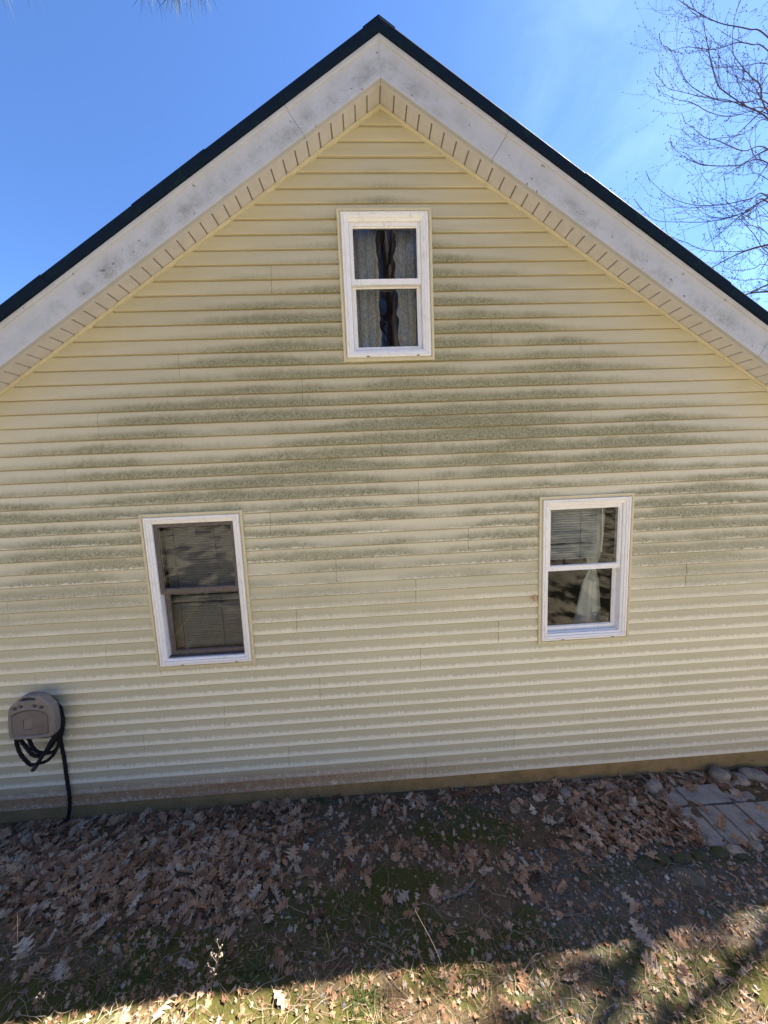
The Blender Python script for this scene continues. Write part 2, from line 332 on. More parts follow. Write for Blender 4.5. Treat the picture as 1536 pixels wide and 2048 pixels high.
M_TWIGT = mat('maple_twig', (.095, .075, .090), .95, .0); M_PINEBARK = speckled('pine_bark', (.10, .062, .042), (.045, .030, .024), 9, .95, (1, 1, .35), bump=.8)
M_NEEDLE = tinted('pine_needle', [(0, (.022, .034, .014)), (1, (.060, .080, .035))])
M_CONE = mat('pine_cone', (.085, .055, .040), .8); M_CONETIP = mat('pine_cone_tip', (.27, .22, .17), .8)

# ------------------------------------------------------------------ ground
WX = np.array([-40, -3.4, -2.1, -.75, .97, 2.38, 3.54, 40.]); WZ = np.array([-.125, -.125, -.142, -.132, -.150, -.172, -.192, -.22])
def _nz(x, y, s, o=0.0):
    return np.array([mnoise.noise((float(a)*s + o, float(b)*s - o, 1.7 + o)) for a, b in zip(np.ravel(x), np.ravel(y))]).reshape(np.shape(x))
def gh0(x, y):                                    # smooth terrain: level at the right, banked up towards the viewer at the left
    x = np.asarray(x, float); y = np.asarray(y, float)
    w = np.interp(x, WX, WZ); d = np.maximum(0, -y)
    rise = np.interp(x, [-3, -1.5, -.2, .8, 2.2, 5], [.42, .32, .20, .07, .02, .05])
    near = rise * np.maximum(0, d - .12) * sm(.05, .5, d)
    cap = np.minimum(near, rise * 2.2)
    hill = .34 * np.maximum(0, np.minimum(d, 32) - 2.6) * sm(2.4, 5.0, d)
    return w + cap + hill
def gh(x, y): 
    x = np.asarray(x, float); y = np.asarray(y, float)
    r = .016*_nz(x, y, 3.1) + .010*_nz(x, y, 8.0, 3.0)
    return gh0(x, y) + r * sm(0.0, .25, -y)
def gpt(u, v, up=0.0):                            # where a pixel's ray meets the ground
    d = ray(u, v); t = 0.3
    while t < 60:
        p = CAM + d*t
        if p[2] < float(gh0(p[0], p[1])): break
        t += .01
    return np.array([p[0], p[1], float(gh(p[0], p[1])) + up])
MOSSES = [(.46, -.30, .34, .16), (.80, -.42, .22, .12), (-.35, -.86, .5, .13), (.05, -.70, .35, .10), (-1.35, -1.02, .45, .10), (1.75, -.66, .35, .05), (1.0, -1.02, .6, .09), (.35, -1.10, .6, .10),
          (-.9, -1.12, .5, .10), (-2.2, -.55, .3, .09), (-1.75, -.62, .25, .08), (1.5, -.72, .3, .06), (2.1, -.95, .3, .06), (2.4, -.68, .4, .05), (-.05, -1.0, .3, .12), (1.4, -1.2, .5, .1)]
def moss_d(x, y):
    r = np.zeros_like(np.asarray(x, float))
    for a, b, sx, sy in MOSSES: r = np.maximum(r, np.exp(-((x-a)/sx)**2 - ((y-b)/sy)**2))
    r = np.maximum(r, .55*sm(-1.0, -1.2, y)); return np.clip(r * 1.35 + .75*_nz(x, y, 5.0, 9.0) - .14, 0, 1)
def gravel_d(x, y):
    g = sm(.55, 1.1, x) * sm(-.50, -.62, y) * sm(-1.18, -.98, y) * (1 - .25*sm(2.3, 2.9, x)) + .8*np.exp(-((x-1.0)/.5)**2 - ((y+1.25)/.16)**2) + .55*np.exp(-((x+.48)/.30)**2 - ((y+.40)/.17)**2) + .30*np.exp(-((x-.45)/.6)**2 - ((y+.22)/.14)**2)
    return np.clip(g + .35*_nz(x, y, 4.0, 5.0), 0, 1)
def litter_d(x, y):
    a = sm(-.55, -1.05, x) * sm(-1.05, -.72, y) * .95 + .9*sm(1.0, 1.5, x)*sm(-.66, -.52, y)*(1 - sm(3.2, 3.6, x)*.3)
    a = np.maximum(a, .55*np.exp(-((x+.15)/.35)**2 - ((y+.56)/.12)**2)); a = np.maximum(a, .6*np.exp(-((x+.15)/.7)**2 - ((y+.08)/.10)**2))
    a = np.maximum(a, .45*np.exp(-((x-.45)/.5)**2 - ((y+.60)/.10)**2)); a = np.maximum(a, .10 - .06*sm(-.9, -1.1, y))
    return np.clip(a * (1 + 1.0*_nz(x, y, 3.4, 2.0)) - .55*np.clip(moss_d(x, y), 0, .7) * (x > -1.2), 0, 1)
def axis(dense0, dense1, step, far, n):
    a = np.arange(dense0, dense1 + 1e-6, step); g = np.geomspace(.06, 1.0, n)
    return np.concatenate([(dense0 - far*(g - .06 + .0)/1.0)[::-1][:-1], a, (dense1 + far*(g - .06))[1:]])
gx = axis(-4.4, 4.6, .028, 420, 26); gy = axis(-2.6, .1, .028, 420, 26)
GX, GY = np.meshgrid(gx, gy); GZ = gh(GX, GY); nx_, ny_ = len(gx), len(gy)
idx = np.arange(nx_*ny_).reshape(ny_, nx_)
GF = np.stack([idx[:-1, :-1].ravel(), idx[:-1, 1:].ravel(), idx[1:, 1:].ravel(), idx[1:, :-1].ravel()], 1)
def ground_material():
    m = mat('forest_floor', rough=.95, spec=.1); n = NB(m); P = n.pos(); x, y, z = n.xyz(P)
    f = n.noise(P, 9, 6, .7); g = n.noise(P, 60, 5, .75); v = n.nt.nodes.new('ShaderNodeTexVoronoi'); v.inputs['Scale'].default_value = 11; n.l(P, v.inputs['Vector'])
    c = n.mix(n.ss(f, .35, .68), (.090, .058, .030), (.150, .100, .052)); c = n.mix(n.ss(g, .45, .75), c, (.200, .150, .088))
    c = n.mix(n.math('MULTIPLY', n.ss(n.math('ADD', n.attr('moss'), n.math('MULTIPLY', n.math('SUBTRACT', g, .5), .5)), .25, .6), .9), c, n.mix(g, (.040, .042, .010), (.105, .100, .022)))
    c = n.mix(n.math('MULTIPLY', n.attr('gravel'), n.ss(g, .4, .7, .2, .8)), c, (.125, .115, .108))
    sepc = n.nt.nodes.new('ShaderNodeSeparateColor'); n.l(v.outputs['Color'], sepc.inputs[0])
    lit = n.ramp(sepc.outputs[0], [(0, (.10, .080, .050)), (.4, (.22, .182, .125)), (.75, (.35, .300, .220)), (1, (.13, .14, .06))])
    pt = n.math('ADD', n.math('MULTIPLY', n.noise(P, .75, 2), .45), n.math('MULTIPLY', n.noise(P, 3.2, 4, .6), .55)); pt = n.ss(pt, .44, .56)
    lit = n.mix(pt, (.030, .026, .018), n.mix(.52, lit, (.58, .49, .36)))  # dark patches are humus and painted tree shade; litter paled to bounce light
    c = n.mix(n.ss(y, -1.9, -2.8), c, lit)                         # the wooded bank behind is covered in oak litter
    n.color(c); n.bump(n.math('ADD', f, n.math('MULTIPLY', g, .5)), .6, .02); return m
M_GROUND = ground_material()
ground = big_mesh('ground', np.stack([GX.ravel(), GY.ravel(), GZ.ravel()], 1), GF, M_GROUND, kind='structure', smooth=True)
for nm, fn in (('moss', moss_d), ('gravel', gravel_d)):
    inside = (np.abs(GX) < 5) & (GY > -2.8) & (GY < .3); val = np.zeros(GX.shape); val[inside] = fn(GX[inside], GY[inside])
    a = ground.data.attributes.new(nm, 'FLOAT', 'POINT'); a.data.foreach_set('value', val.ravel().astype(np.float32))

# ------------------------------------------------------------------ house
house = empty('house', (0, 0, 0))
tag(house, 'cream vinyl sided gable house with white fascia, dark roof edge and green algae stains', 'house')
XL, XR = -3.41, 5.0                               # wall ends; the right one is stretched out of view under the lengthened roof
WINS = {'upper': (-.2445, .4528, 3.5617, 4.6323), 'left': (-1.899, -1.1070, 1.1816, 2.4662), 'right': (1.2944, 2.0975, 1.1921, 2.4642)}
def top_at(x): return AZ - SL*abs(x - AX)
# sheathing with the window openings cut out
mb = MB(); ins = .075
bx = sorted({XL, XR, AX} | {w[0]+ins for w in WINS.values()} | {w[1]-ins for w in WINS.values()})
for a, b in zip(bx[:-1], bx[1:]):
    mid = (a+b)/2; cuts = sorted([(w[2]+ins, w[3]-ins) for w in WINS.values() if w[0]+ins - 1e-6 <= a and b <= w[1]-ins + 1e-6]); lo = -.02
    for c0, c1 in cuts: mb.add([(a, .004, lo), (b, .004, lo), (b, .004, c0), (a, .004, c0)], [(0, 1, 2, 3)]); lo = c1
    mb.add([(a, .004, lo), (b, .004, lo), (b, .004, top_at(b)), (a, .004, top_at(a))], [(0, 1, 2, 3)])
mb.build('sheathing', M_BACK, house)
# siding boards: one object per piece between joints and openings
SEAMS = {17: [-1.481, 1.611], 16: [-.578], 15: [-2.124, 1.7175], 14: [.012], 13: [-2.415, 1.43], 12: [-2.779, .296], 11: [-.9, 2.9], 10: [-2.5, .7], 9: [-.4], 8: [-3.0, .25, 2.6], 7: [-.75], 6: [-2.3, .95], 5: [-2.882, .271],
         4: [-.595, 3.232], 3: [-1.41, 2.433], 2: [-2.097, 1.722], 1: [-.9, 1.091], 0: [.287, 3.9], 18: [.9], 20: [-.75]}
PROF = [(0.03, .0036), (0.0, .0030), (0.0, -.0150), (.030, -.0178), (.30, -.0150), (.70, -.0085), (.97, -.0045), (1.07, -.0038)]
def board(x0, x1, z0, zlo, zhi, k, dy=0.0):
    """x0/x1 may be functions of z (raked ends); keeps the part of the course between zlo and zhi"""
    fx0 = x0 if callable(x0) else (lambda z: x0); fx1 = x1 if callable(x1) else (lambda z: x1)
    t0, t1 = (zlo - z0)/H, (zhi - z0)/H; ts = []
    full = t0 <= 0
    pr = PROF if full else [(t0, -.002)] + [(t0, np.interp(t0, [0, .028, .3, .7, .97, 1.07], [-.0150, -.0178, -.0150, -.0085, -.0045, -.0038]))] + [q for q in PROF[3:] if q[0] > t0 + .01]
    if zhi < z0 + H: pr = [q for q in pr if q[0] < t1 - .01] + [(t1, np.interp(t1, [0, .028, .3, .7, .97, 1.07], [-.0150, -.0178, -.0150, -.0085, -.0045, -.0038]))]
    zr = z0 + .5*H; n = max(2, int((fx1(zr) - fx0(zr))/.22) + 1); rows = []
    for (t, y) in pr:
        z = z0 + t*H; a, b = fx0(z), fx1(z)
        if b < a: a = b = (a+b)/2
        r = []
        for i in range(n):
            x = a + (b-a)*i/(n-1)
            wob = mnoise.noise((x*1.1, k*3.7, 0.3)); sag = mnoise.noise((x*.7, k//2*2.3, 7.3)); w2 = mnoise.noise((x*3.1, k*1.7, 4.3))
            r.append((x, y + dy*(t < 1) - (.0016*wob + .0009*w2)*max(0, min(1, 1.15 - t)), z + .0007*sag*max(0, 1 - t)))
        rows.append(r)
    v = [p for r in rows for p in r]; f = []
    for i in range(len(rows)-1):
        for j in range(n-1): f.append((i*n+j, i*n+j+1, (i+1)*n+j+1, (i+1)*n+j))
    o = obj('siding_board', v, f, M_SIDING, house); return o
ncourse = int(AZ / H) + 1
for k in range(ncourse):
    z0 = k*H; z1 = z0 + H
    Lx = lambda z: max(XL, AX - (AZ - .004 - z)/SL); Rx = lambda z: min(XR, AX + (AZ - .004 - z)/SL)
    cuts = [s for s in SEAMS.get(k//2, [])]
    zc = z0 + .5*H; ivs = [(Lx, Rx, z0, z0 + 1.07*H)]
    def split(ivs, x, g=.0013):
        out = []
        for a, b, lo, hi in ivs:
            av = a(zc) if callable(a) else a; bv = b(zc) if callable(b) else b
            if av + .05 < x < bv - .05: out += [(a, x - g, lo, hi), (x + g, b, lo, hi)]
            else: out.append((a, b, lo, hi))
        return out
    for w in WINS.values():
        x0, x1, wz0, wz1 = w[0]+.012, w[1]-.012, w[2]+.012, w[3]-.012
        if wz0 < z1 and wz1 > z0:
            ivs = split(split(ivs, x0, 0), x1, 0); new = []
            for a, b, lo, hi in ivs:
                av = a(zc) if callable(a) else a
                if abs(av - x0) < 1e-6:
                    if wz0 > z0 + .01: new.append((a, b, lo, wz0))
                    if wz1 < z1 - .01: new.append((a, b, wz1, hi))
                else: new.append((a, b, lo, hi))
            ivs = new
    for s in cuts: ivs = split(ivs, s + (.004 if k % 2 else 0))
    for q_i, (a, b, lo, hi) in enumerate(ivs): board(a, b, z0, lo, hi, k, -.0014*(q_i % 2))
# rake sweeps --------------------------------------------------------------
def rake(side, a0, a1, prof, nseg=1, perp0=False, perp1=False, mbx=None, wob=0.0):
    """closed profile [(y, dz)] swept down one rake; dz is height above the soffit line"""
    rings = []; k = SL/(1 + SL*SL)
    for i in range(nseg + 1):
        f = i/nseg; r = []
        for (y, dz) in prof:
            s0 = a0 + (k*dz if perp0 else 0); s1 = a1 + (k*dz if perp1 else 0); a = s0 + (s1 - s0)*f
            e = wob*mnoise.noise((a*1.6*side, 3.3, y*9)) if 0 < i < nseg else 0
            r.append((AX + side*a, y + e, AZ - SL*a + dz + e*.6))
        rings.append(r if side > 0 else r[::-1])
    m_ = mbx or MB(); m_.loft(rings); return m_
FPROF = [(-.150, -.004), (-.1745, -.004), (-.1765, .004), (-.1755, .06), (-.1725, .13), (-.1745, .190), (-.1765, .203), (-.1850, .206), (-.1875, .212), (-.1875, .236), (-.150, .236)]
AEND = {1: 5.2, -1: 3.85}  # right roof stretched out of view so its shadow covers the ground
FJ = {-1: [.528, 2.9], 1: [.751, 2.80]}
for s in (-1, 1):
    js = [0] + FJ[s] + [AEND[s]]
    for i, (a, b) in enumerate(zip(js[:-1], js[1:])):
        rake(s, a + (.0012 if i else .0006), b - .0012, FPROF, max(2, int((b-a)/.4)), i > 0, True, wob=.002).build('fascia_board', M_FASCIA, house)
    # underside return behind the fascia, planks, inner beige trim
    rake(s, .0006, AEND[s], [(-.128, -.003), (-.1495, -.003), (-.1495, .012), (-.128, .012)], 2).build('soffit_channel', M_SOFFIT, house)
    rake(s, .0, AEND[s], [(0.002, .0062), (-.150, .0062), (-.150, .030), (.002, .030)], 2).build('soffit_backing', M_SOFB, house)
    np_ = int((AEND[s] - .01)/.0849)
    for i in range(np_):
        a = .004 + i*.0849; e = random.uniform(-.0006, .0006)
        g0 = .0015 if i == 0 else .0088; pa = [(a - .002*(i == 0) + g0, .0200), (a - .002*(i == 0) + g0, .0030 + e), (a + g0 + .003, e), (a + .0825, e), (a + .0845, .0020 + e), (a + .0845, .0200)]
        rings = []
        for y in (-.1285, -.0200):
            r = [(AX + s*p, y, AZ - SL*p + dz) for p, dz in pa]; rings.append(r if s < 0 else r[::-1])
        MB().loft(rings).build('soffit_plank', M_SOFFIT, house)
    rake(s, .0003, AEND[s], [(.003, -.030), (-.0225, -.030), (-.0235, -.028), (-.0235, -.015), (-.0220, -.012), (-.0220, -.004), (-.0200, -.001), (.003, -.001)], 4, wob=.001).build('rake_trim', M_TRIM, house)
    # dark metal rake edge in lapped lengths
    laps = {-1: [0, 1.03, 1.52, 2.17, AEND[s] + .05], 1: [0, 1.25, 2.35, 3.35, AEND[s] + .05]}[s]
    for i, (a, b) in enumerate(zip(laps[:-1], laps[1:])):
        e = .003*(i % 2)
        rake(s, a + (.0 if i else .0005), b + .012, [(-.160, .2375), (-.196 - e, .2375), (-.203 - e, .246), (-.206 - e, .305 + e), (-.200 - e, .316 + e), (-.186, .320 + e), (-.10, .320 + e), (-.10, .300), (-.160, .300)], 3, i > 0, True).build('rake_edge', M_ROOF, house)
    # roof slope
    rp = [(-.099, .2905), (9.0, .2905), (9.0, .316), (-.099, .316)]
    rake(s, .002, AEND[s] + .1, rp, 1).build('roof_panel', M_ROOF, house)
    rake(s, .0, AEND[s], [(.03, .035), (9.0, .035), (9.0, .06), (.03, .06)], 1).build('roof_deck', M_BACK, house)
# ridge cap: a folded strip over both slopes, its right lip seen at the peak
mb = MB(); w_ = .105
ring = []
for y in (-.2010, 9.0):
    ring.append([(AX - w_, y, AZ - SL*w_ + .3180), (AX, y, AZ + .3180), (AX + w_, y, AZ - SL*w_ + .3180), (AX + w_, y, AZ - SL*w_ + .3225), (AX, y, AZ + .324), (AX - w_, y, AZ - SL*w_ + .3225)])
mb.loft(ring).build('ridge_cap', M_ROOF, house)
# foundation, far walls, floors, corner post
mb = MB(); nxs = 60; top = []; 
ring = []
for i in range(nxs + 1):
    x = XL + .02 + (XR - XL - .02)*i/nxs; e = .004*mnoise.noise((x*2, 0, 5))
    ring.append([(x, .004 + e, .0), (x, -.001 + e, -.05), (x, .003 + e, -.12), (x, .0 + e, -.5), (x, .2, -.5), (x, .2, .0)])
mb.loft(ring).build('foundation_wall', M_FOUND, house)
cp = MB(); cp.box(XL - .035, XL + .012, -.024, .03, -.045, top_at(XL) - .06); cp.box(XL - .037, XL - .020, -.029, .0, -.047, top_at(XL) - .062); cp.build('corner_post', M_TRIM, house)
fw = MB()
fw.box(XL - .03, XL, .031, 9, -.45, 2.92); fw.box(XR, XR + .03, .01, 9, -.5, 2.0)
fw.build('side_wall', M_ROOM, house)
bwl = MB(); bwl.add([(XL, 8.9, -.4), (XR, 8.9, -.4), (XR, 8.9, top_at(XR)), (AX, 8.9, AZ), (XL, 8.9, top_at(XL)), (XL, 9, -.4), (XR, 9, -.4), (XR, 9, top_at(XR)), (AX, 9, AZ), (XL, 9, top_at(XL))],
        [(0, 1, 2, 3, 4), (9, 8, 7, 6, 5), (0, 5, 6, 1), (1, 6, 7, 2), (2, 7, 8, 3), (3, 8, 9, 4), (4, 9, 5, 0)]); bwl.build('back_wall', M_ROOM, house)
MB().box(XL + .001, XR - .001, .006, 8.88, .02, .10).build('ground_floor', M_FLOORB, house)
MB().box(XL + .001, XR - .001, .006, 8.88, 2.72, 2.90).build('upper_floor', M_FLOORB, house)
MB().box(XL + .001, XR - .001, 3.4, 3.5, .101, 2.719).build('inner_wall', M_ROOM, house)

# ------------------------------------------------------------------ windows
def ring_pieces(x0, x1, z0, z1, prof, gap=.0006):
    """closed profile [(inset, y)] round a rectangle: four mitred pieces (top, bottom, left, right)"""
    out = []
    for side in range(4):
        A, B = [], []
        for d, y in prof:
            c = [(x0+d, y, z0+d), (x1-d, y, z0+d), (x1-d, y, z1-d), (x0+d, y, z1-d)]
            p, q_ = {0: (c[3], c[2]), 1: (c[1], c[0]), 2: (c[0], c[3]), 3: (c[2], c[1])}[side]
            p = np.array(p); q_ = np.array(q_); dr = (q_ - p)/np.linalg.norm(q_ - p); A.append(p + dr*gap); B.append(q_ - dr*gap)
        m_ = MB(); m_.loft([A, B]); out.append(m_)
    return out
def ring_mesh(x0, x1, z0, z1, prof):
    m_ = MB()
    for p in ring_pieces(x0, x1, z0, z1, prof, 0): m_.add(p.v, p.f)
    return m_
JP = [(0, .003), (0, -.0255), (.003, -.0275), (.018, -.0275), (.0195, -.021), (.028, -.0195), (.028, .003)]
CP = [(.0285, .004), (.0285, -.0300), (.0315, -.0345), (.0440, -.0350), (.0465, -.0290), (.0490, -.0290), (.0520, -.0335), (.0640, -.0310), (.0670, -.0230), (.0800, -.0190), (.0835, -.0150), (.0835, .070), (.060, .070), (.060, .004)]
def window(key, label, smat, zmeet, gap_off):
    x0, x1, z0, z1 = WINS[key]
    w = ring_mesh(x0, x1, z0, z1, JP).build('window', M_TRIM, house); w['label'] = label
    for p in ring_pieces(x0, x1, z0, z1, CP): p.build('casing_board', M_WHITE, w)
    d = .0840; a, b, c, e = x0+d, x1-d, z0+d, z1-d
    st = .020
    def sash(za, zb, y, nm, stile, top, bot, ofs=0.0):
        f = MB(); xa, xb = a + .001 + ofs, b - .001
        for (px0, px1, pz0, pz1) in ((xa, xa+stile, za, zb), (xb-stile, xb, za, zb), (xa+stile, xb-stile, zb-top, zb), (xa+stile, xb-stile, za, za+bot)):
            f.box(px0, px1, y, y+.028, pz0, pz1)
        # glazing bead, set back
        gb = ring_mesh(xa+stile, xb-stile, za+bot, zb-top, [(0.0, y+.006), (.006, y+.011), (.006, y+.02), (0.0, y+.02)]); f.add(gb.v, gb.f)
        o = f.build('sash', smat, w)
        MB().box(xa+stile+.0005, xb-stile-.0005, y+.0125, y+.0165, za+bot+.0005, zb-top-.0005).build('pane', M_GLASS2 if key == 'upper' else M_GLASS, w); return o
    sash(zmeet - .012, e - .001, -.006, 'upper', st, .026, .040)
    sash(c + .001, zmeet + .020, .030, 'lower', st + .004, .030, .036, gap_off)
    # weep notches in the sill
    for xw in (x0 + (x1-x0)*.25, x0 + (x1-x0)*.8):
        MB().box(xw, xw + .022, -.0358, -.0290, z0 + .030, z0 + .036).build('weep_hole', M_CORD, w)
    # sill tracks
    MB().box(a + .001, b - .001, .0, .028, c - .002, c + .006).build('sill_track', smat, w)
    return w
window('upper', 'white double hung window high under the peak with lace curtains behind it', M_WHITE, 4.130, 0)
window('left', 'window with dark sashes in a white casing, closed blinds behind it', M_DARKSASH, 1.822, .012)
window('right', 'white double hung window with blind half way down and a tied curtain', M_WHITE, 1.838, 0)

def blind(name, label, x0, x1, ztop, zbot, mt, y=.115, pitch=.0212, gaps=(), tiltd=50):
    r = empty(name, ((x0+x1)/2, y, zbot)); tag(r, label, 'window blind', 'blinds hanging inside the lower windows'); B = (r.location[0], y, zbot)
    MB().box(x0, x1, y-.018, y+.018, ztop-.028, ztop).build('head_rail', mt, r, base=B)
    n = int((ztop - .03 - zbot)/pitch); me = None
    for i in range(n):
        z = ztop - .040 - i*pitch; z -= .016 if any(abs(z - g) < pitch*.55 for g in gaps) else 0
        ta = math.radians(tiltd + random.uniform(-5, 5)); c, s_ = math.cos(ta), math.sin(ta); hw = .0125
        ps = [(-hw, -.0008), (0, .0016), (hw, -.0008)]; pr = [(y + p*c - q2*s_, z + p*s_ + q2*c) for p, q2 in ps]; pr2 = [(a_ , b_ + .0008) for a_, b_ in reversed(pr)]
        m_ = MB(); m_.loft([[(x0, a_, b_) for a_, b_ in pr + pr2], [(x1, a_, b_ + random.uniform(-.001, .001)) for a_, b_ in pr + pr2]]); m_.build('slat', mt, r, base=B)
    MB().box(x0, x1, y-.012, y+.012, zbot-.008, zbot+.004).build('bottom_rail', mt, r, base=B)
    for fx in (.13, .68): MB().box(x0+(x1-x0)*fx-.0012, x0+(x1-x0)*fx+.0012, y-.0165, y-.0145, zbot, ztop-.03).build('ladder_cord', M_CORD, r, base=B)
    return r
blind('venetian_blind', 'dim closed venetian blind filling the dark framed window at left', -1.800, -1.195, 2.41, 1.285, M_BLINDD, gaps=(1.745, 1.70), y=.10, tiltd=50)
rb = blind('venetian_blind', 'pale venetian blind lowered half way in the window with the tied curtain', 1.375, 1.880, 2.41, 1.905, M_BLIND, gaps=(2.03,), y=.10)
m_ = MB(); m_.tube([(1.915, .095, 2.39), (1.916, .09, 2.1), (1.913, .088, 1.95)], .0045, 6); m_.build('tilt_wand', M_WHITE, rb, base=tuple(rb.location))
# tied curtain in the right hand window
cu = empty('curtain', (1.905, .20, 1.10)); tag(cu, 'grey white curtain tied in at the middle behind the lower pane of the right window', 'curtain', 'curtains inside the windows'); B = (1.905, .20, 1.10); CXO = .055
rows = []; nn = 64
for z, w2, cx2, fl in ((2.40, .11, 1.85, .030), (2.1, .10, 1.852, .030), (1.93, .082, 1.855, .026), (1.86, .060, 1.858, .02), (1.815, .046, 1.858, .014), (1.785, .026, 1.857, .008), (1.77, .026, 1.857, .008), (1.74, .042, 1.857, .012), (1.68, .062, 1.853, .018), (1.6, .082, 1.845, .022), (1.5, .098, 1.838, .026), (1.4, .112, 1.83, .03), (1.28, .124, 1.825, .034), (1.10, .138, 1.82, .036)):
    r = []
    for i in range(nn):
        a_ = 2*math.pi*i/nn; fo = math.sin(a_*7 + z*1.5)*.5 + math.sin(a_*3 + 1)*.5
        r.append((CXO + cx2 + w2*math.cos(a_), .20 + (fl + w2*.12)*math.sin(a_) - fl*.55*fo*abs(math.sin(a_)), z))
    rows.append(r)
m_ = MB(); m_.loft(rows); m_.build('curtain_cloth', M_CURTAIN, cu, True, base=B)
m_ = MB(); m_.tube([(CXO + 1.857 + .029*math.cos(t), .20 + .016*math.sin(t), 1.777 + .003*math.cos(t)) for t in np.linspace(0, 2*math.pi, 17)], .005, 6); m_.build('tie_band', M_CORD, cu, base=B)
def lace(xa, xb, wavy, label, side):
    r = empty('lace_curtain', ((xa+xb)/2, .14, 3.45)); tag(r, label, 'curtain', 'curtains inside the windows'); B = ((xa+xb)/2, .14, 3.45)
    rows = []; nx2 = 60
    for z in np.linspace(4.62, 3.45, 70):
        ed = .026*mnoise.noise((z*7.0, side*9.1, 2.0)) + .012*mnoise.noise((z*21.0, side*5.3, 6.0)) + wavy*(4.62 - z)
        row = []
        for i in range(nx2 + 1):
            f = i/nx2; a_, b_ = (xa, xb + ed) if side < 0 else (xa + ed, xb)
            x = a_ + (b_-a_)*f; row.append((x, .14 + .014*math.sin(x*88 + .6*math.sin(z*2)) + .006*math.sin(x*190 + z), z))
        rows.append(row)
    v = [p for r_ in rows for p in r_]; k = nx2 + 1; f = [(i*k+j, i*k+j+1, (i+1)*k+j+1, (i+1)*k+j) for i in range(len(rows)-1) for j in range(nx2)]
    obj('curtain_cloth', v, f, M_LACE, r, True, base=B)
    MB().box(xa, xb, .146, .158, 4.61, 4.63).build('curtain_rod', M_WHITE, r, base=B)
lace(-.20, .045, .010, 'lace curtain panel left of the dark gap in the top window', -1)
lace(.185, .42, .012, 'lace curtain panel right of the dark gap in the top window', 1)

# ------------------------------------------------------------------ hose hanger and hose
K6 = 6.4
def c6(zx, zy, y): return at(zx/K6, 1360 + zy/K6, y)
YF = -.155
def plate(name, loops, yf, depth, bev, mt, parent, base):
    cu_ = bpy.data.curves.new('tmp', 'CURVE'); cu_.dimensions = '2D'; cu_.fill_mode = 'BOTH'; cu_.offset = -bev; cu_.extrude = depth/2 - bev; cu_.bevel_depth = bev; cu_.bevel_resolution = 2
    for lp in loops:
        s = cu_.splines.new('POLY'); s.points.add(len(lp)-1); s.use_cyclic_u = True
        for p, (x, z) in zip(s.points, lp): p.co = (x - base[0], z - base[2], 0, 1)
    o = bpy.data.objects.new('tmp', cu_); COL.objects.link(o); bpy.context.view_layer.update()
    me = bpy.data.meshes.new_from_object(o.evaluated_get(bpy.context.evaluated_depsgraph_get())); bpy.data.objects.remove(o)
    co = np.array([v.co[:] for v in me.vertices]); co = np.stack([co[:, 0], yf + depth/2 - co[:, 2] - base[1], co[:, 1]], 1)
    me.vertices.foreach_set('co', co.astype(np.float32).ravel()); me.materials.clear(); me.materials.append(mt); me.name = name; me.update()
    o = bpy.data.objects.new(name, me); COL.objects.link(o); o.parent = parent; return o
def sp(pts, y=YF, n=5, closed=True):
    P = [c6(a, b, y)[[0, 2]] for a, b in pts]
    if not closed: return [tuple(p) for p in P]
    Q = catmull(P + [P[0]], n)[:-1]; return [tuple(p) for p in Q]
hr = empty('hose_hanger', (-2.83, 0, .74)); HB = (-2.83, 0, .74)
tag(hr, 'taupe plastic hose hanger with an arched front panel and handle slots on the siding', 'hose hanger')
outer = sp([(88, 480), (92, 600), (108, 720), (150, 770), (280, 772), (420, 762), (560, 746), (650, 728), (688, 680), (696, 580), (682, 455), (650, 345), (575, 268), (505, 213), (440, 202), (370, 203), (290, 213), (240, 245), (180, 300), (122, 345), (96, 400)])
panel = [(132, 482), (165, 455), (230, 425), (320, 402), (400, 396), (480, 403), (545, 420), (592, 450), (604, 490), (610, 600), (612, 690), (500, 710), (320, 728), (155, 740), (143, 640)]
pan = sp(panel, n=1); cpan = np.mean(pan, 0)
slots = [sp([(238, 275), (262, 252), (350, 238), (430, 238), (440, 262), (400, 268), (330, 268), (270, 282)], n=3)]
for a, b in ((175, 380), (255, 350), (430, 340), (520, 355)): slots.append(sp([(a-26, b+8), (a-12, b-12), (a+18, b-14), (a+27, b), (a+12, b+14), (a-14, b+17)], n=3))
plate('housing', [outer, pan] + slots, YF, .060, .012, M_TAUPE, hr, HB)
shr = [tuple(cpan + (np.array(p)-cpan)*.972) for p in pan]
notch = sp([(288, 522), (400, 512), (402, 640), (284, 650)], n=1)
plate('front_panel', [shr, notch], YF + .004, .020, .004, M_TAUPE2, hr, HB)
cn = np.mean(notch, 0); plate('latch', [[tuple(cn + (np.array(p)-cn)*.95) for p in notch]], YF + .009, .014, .003, M_TAUPE, hr, HB)
hc = c6(380, 480, YF); m_ = MB(); m_.tube([(hc[0] + .02, -.10, hc[2]), (hc[0] + .02, -.016, hc[2])], .080, 20); m_.build('hub', M_TAUPE, hr, True, base=HB)
gh_ = empty('garden_hose', (-2.75, 0, -.08)); GB = (-2.75, 0, -.08)
tag(gh_, 'black wrinkled fabric hose looped under the taupe hanger with its tail reaching the ground', 'hose')
def C(zx, zy, y): return c6(zx, zy, y)
path = []
for rx, yy in ((722, -.098), (745, -.080), (760, -.062), (735, -.050), (778, -.046)): path += [C(560, 300, yy), C(rx - 35, 330, yy), C(rx + 15, 440, yy), C(rx + 18, 560, yy), C(rx - 25, 680, yy), C(560, 720, yy), C(330, 690, yy), C(240, 560, yy), C(300, 400, yy), C(430, 320, yy)]
